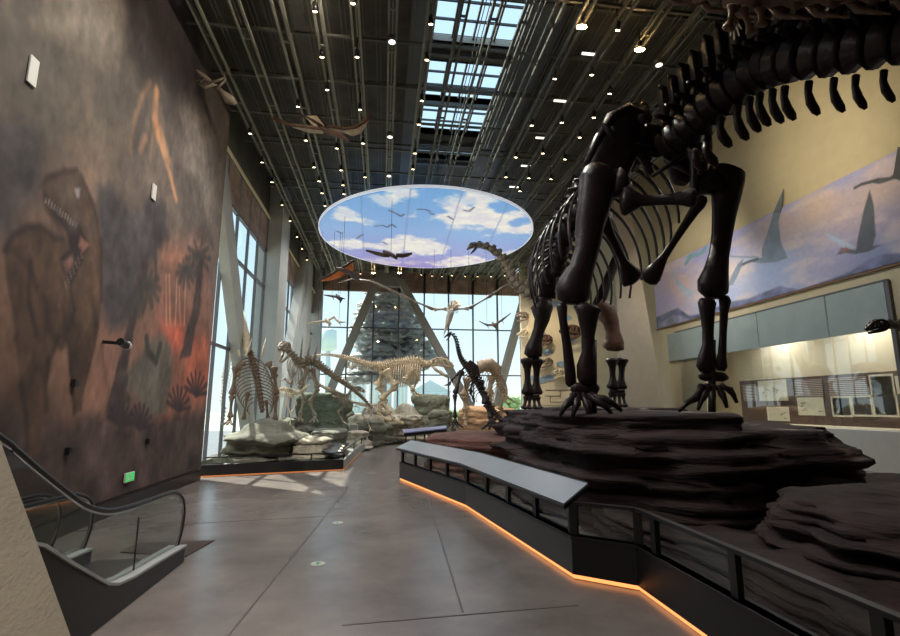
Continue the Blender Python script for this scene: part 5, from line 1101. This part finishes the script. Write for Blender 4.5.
for i, (x0, y0, x1, y1, mm, nm) in enumerate(((245, 338, 300, 402, Mtx, 'text_panel'), (305, 322, 425, 400, Mmap, 'map_sheet'), (448, 320, 565, 385, Mtx, 'text_panel'), (582, 312, 742, 380, Mtx, 'text_panel'), (752, 305, 845, 376, Mph['green_picture'], 'picture'), (848, 302, 905, 372, Mmap, 'map_sheet'),
        (340, 424, 432, 482, Mmap, 'map_sheet'), (460, 388, 572, 460, Mmap, 'map_sheet'), (600, 390, 676, 458, Mph['blue_picture'], 'picture'), (681, 387, 759, 456, Mph['blue_picture'], 'picture'), (764, 385, 860, 458, Mph['blue_picture'], 'picture'))):
    a = case_xy(*qz(x0, y0)); c_ = case_xy(*qz(x1, y1)); cy_, cz = (a[0]+c_[0])/2, (a[1]+c_[1])/2; w_, h_ = abs(a[0]-c_[0]), abs(a[1]-c_[1])
    o = MB().box((WR+1.35, cy_, cz), (.03, w_, h_)).build(nm, mm, T2)
    if nm == 'picture': MB().box((WR+1.345, cy_, cz), (.02, w_+.12, h_+.12)).build('border', Mmap, o)
    if nm == 'map_sheet':
        b = MB()
        for k_ in range(5): yy = cy_+w_*random.uniform(-.35, .35); z2 = cz+h_*random.uniform(-.3, .3); b.beam((WR+1.33, yy, z2), (WR+1.33, yy+w_*random.uniform(-.2, .2), z2+h_*random.uniform(-.15, .15)), .015, .02)
        b.build('ink_lines', Mbr, o)
spot((WR+.6, 14, 4.9), (WR+1.4, 14, 1.5), 220, (1, .97, .94), 150); spot((WR+.6, 17.5, 4.9), (WR+1.4, 17.5, 1.5), 220, (1, .97, .94), 150)  # fill spots added inside the case

# board wall: specimens, blue discs and family tree lines
bd = thing('evolution_board', tuple(at(560, 400, BY)), 'cream wall board with blue discs and a thin branching family tree', 'wall display')
BYf = BY-.03
def onb(x, y): return at(x, y, BYf)
MB().sheet([onb(527, 285), onb(596, 285), onb(596, 405), onb(527, 405)], .04).build('board', M_creaml, bd)
Mdisc = mat('blue_disc', (150, 178, 200), rough=.4, var=.1)
for x, y in ((534, 291), (555, 304), (541, 334), (547, 352), (541, 380), (549, 378), (561, 364), (534, 378), (567, 318), (570, 340)): c_ = onb(x, y)-Vector((0, .05, 0)); MB().tube([c_, c_-Vector((0, .03, 0))], [.18, .18], 20, flat=1.7, up=(1, 0, 0)).build('disc', Mdisc, bd)
b = MB()
for a, c_ in (((545, 390), (590, 390)), ((560, 390), (560, 398)), ((545, 396), (560, 396)), ((575, 384), (575, 396)), ((575, 396), (590, 396)), ((550, 402), (575, 402)), ((550, 396), (550, 402))): b.beam(onb(*a)-Vector((0, .04, 0)), onb(*c_)-Vector((0, .04, 0)), .02, .03)
b.build('tree_line', Mbr, bd)
MB().sheet([onb(565, 350), onb(571, 356), onb(575, 352), onb(578, 358), onb(574, 366), onb(566, 362)], .03).build('green_leaf', mat('leaf_green', (110, 160, 90)), bd)
for i, (x, y, L_, lab, kd) in enumerate(((523, 318, .8, 'wall mounted pale skull highest at the left edge of the cream board', 'theropod'), (523, 335, .7, 'wall mounted pale skull below the highest one', 'sauropod'), (546, 341, .9, 'reddish brown wall mounted skull at the board middle', 'theropod'), (547, 363, .8, 'brown grey wall mounted skull low on the board', 'sauropod'), (558, 374, .7, 'small grey wall mounted skull beside the lowest discs', 'theropod'), (574, 334, 1.3, 'large brown wall mounted skull hidden behind the giant fibula', 'theropod'))):
    T = thing('mounted_skull', tuple(onb(x, y)), lab, 'skull'); skull_parts(T, (M_boneg, M_bonep, M_bonebr)[i % 3], onb(x+3, y)-Vector((0, .35, 0)), (-1, -.15, 0), L_, kd)
    MB().tube([onb(x+3, y)-Vector((0, .35, 0)), onb(x+3, y)], .03, 6).build('peg', M_black, T)

# ------------------------------------------------------------------ outside: ground, town, trees
struct(MB().box((0, 90, -.35), (240, 112, .3)).build('ground_outside', mat('outside_ground', (170, 176, 150), var=.1)))
struct(MB().box((-30, 10, -.35), (50, 60, .3)).build('ground_side', mat('outside_paving', (190, 188, 180), var=.1)))
def town(name, x0, x1, ytop, Y, col, label, grp=None):
    a, c_ = at(x0, ytop, Y), at(x1, ytop, Y); T = thing(name, ((a.x+c_.x)/2, Y, 0), label, 'building')
    MB().box(((a.x+c_.x)/2, Y+3, a.z/2), (c_.x-a.x, 6, a.z)).build('wall', mat('facade_%d' % (x0), col, var=.04), T)
    for k_ in range(4): MB().box((a.x+(c_.x-a.x)*(k_+.5)/4, Y-.05, a.z/2), ((c_.x-a.x)/9, .1, a.z*.9)).build('window_strip', mat('facade_glass', (176, 196, 206), var=.05, rough=.3), T)
    return T
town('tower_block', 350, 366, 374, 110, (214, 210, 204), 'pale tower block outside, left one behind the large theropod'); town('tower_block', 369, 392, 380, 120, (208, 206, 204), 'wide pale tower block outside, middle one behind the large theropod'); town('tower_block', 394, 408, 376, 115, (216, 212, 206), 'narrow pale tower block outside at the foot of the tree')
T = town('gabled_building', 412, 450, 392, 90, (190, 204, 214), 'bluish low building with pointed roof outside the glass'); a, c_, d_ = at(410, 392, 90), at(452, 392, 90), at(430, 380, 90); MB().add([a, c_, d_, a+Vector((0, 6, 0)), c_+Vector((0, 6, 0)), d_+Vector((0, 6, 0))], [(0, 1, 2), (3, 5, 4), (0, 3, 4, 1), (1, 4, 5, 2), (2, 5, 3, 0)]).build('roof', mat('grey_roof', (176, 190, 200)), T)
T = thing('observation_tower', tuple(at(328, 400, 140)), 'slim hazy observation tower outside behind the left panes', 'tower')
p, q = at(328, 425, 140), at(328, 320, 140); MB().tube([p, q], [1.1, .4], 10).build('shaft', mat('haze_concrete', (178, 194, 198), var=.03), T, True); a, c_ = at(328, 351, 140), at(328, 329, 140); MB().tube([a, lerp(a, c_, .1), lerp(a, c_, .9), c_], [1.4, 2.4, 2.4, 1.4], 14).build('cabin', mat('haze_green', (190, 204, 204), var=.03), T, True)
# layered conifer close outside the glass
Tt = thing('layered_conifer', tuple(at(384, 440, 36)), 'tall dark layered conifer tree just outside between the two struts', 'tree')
Mtr = mat('hazy_bark', (205, 208, 206), rough=.9); Mlf = mat('hazy_foliage', (196, 198, 198), rough=.9, var=.1, scale=2)  # pale greys put haze and glass reflection into the tree's colour
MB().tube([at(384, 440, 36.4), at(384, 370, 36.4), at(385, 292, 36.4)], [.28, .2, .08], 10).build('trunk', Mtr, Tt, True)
rnd = random.Random(5); fl = MB(); br = MB()
for j in range(27):
    t = j/26; y = 291+t*90
    for side in (-1, 1):
        half = (18+t*50 if side > 0 else 17+t*34) if t < .88 else 40
        L_ = half*(rnd.uniform(.72, 1.1))*(.75 if side < 0 and .5 < t < .85 else 1); zt = at(384, y, 36.4)
        br.tube([zt, at(384+side*L_*.5, y+1.5, 36.4+rnd.uniform(-.8, .8)), at(384+side*L_, y-1+rnd.uniform(-2, 2), 36.4+rnd.uniform(-1.2, 1.2))], [.06, .04, .015], 5)
        n = int(4+L_/4.2)
        for i in range(n):
            u = (i+.6)/n*L_*(rnd.uniform(.85, 1.08)); c_ = at(384+side*u, y+rnd.uniform(-2.4, 2), 36.4+rnd.uniform(-1.3, 1.3)); rw = rnd.uniform(.16, .4); a0 = rnd.uniform(0, 6.28)
            V = [c_+Vector((rw*1.45*(1+.3*math.sin(3*a+a0))*math.cos(a), rw*(1+.3*math.cos(2*a+a0))*math.sin(a), rnd.uniform(-.04, .04))) for a in [2*math.pi*k_/9 for k_ in range(9)]]
            top_, bot = c_+Vector((0, 0, .34)), c_-Vector((0, 0, .2)); k_ = len(V); fl.add(V+[top_, bot], [(i_, (i_+1) % k_, k_) for i_ in range(k_)]+[((i_+1) % k_, i_, k_+1) for i_ in range(k_)])
br.build('branches', Mtr, Tt, True); fl.build('foliage', Mlf, Tt)
for x0, x1, y, Y, lab in ((440, 475, 412, 60, 'hazy green shrub band outside, left of the orange lit rock'), (492, 522, 398, 55, 'pale green tree outside at the right end of the glass')):
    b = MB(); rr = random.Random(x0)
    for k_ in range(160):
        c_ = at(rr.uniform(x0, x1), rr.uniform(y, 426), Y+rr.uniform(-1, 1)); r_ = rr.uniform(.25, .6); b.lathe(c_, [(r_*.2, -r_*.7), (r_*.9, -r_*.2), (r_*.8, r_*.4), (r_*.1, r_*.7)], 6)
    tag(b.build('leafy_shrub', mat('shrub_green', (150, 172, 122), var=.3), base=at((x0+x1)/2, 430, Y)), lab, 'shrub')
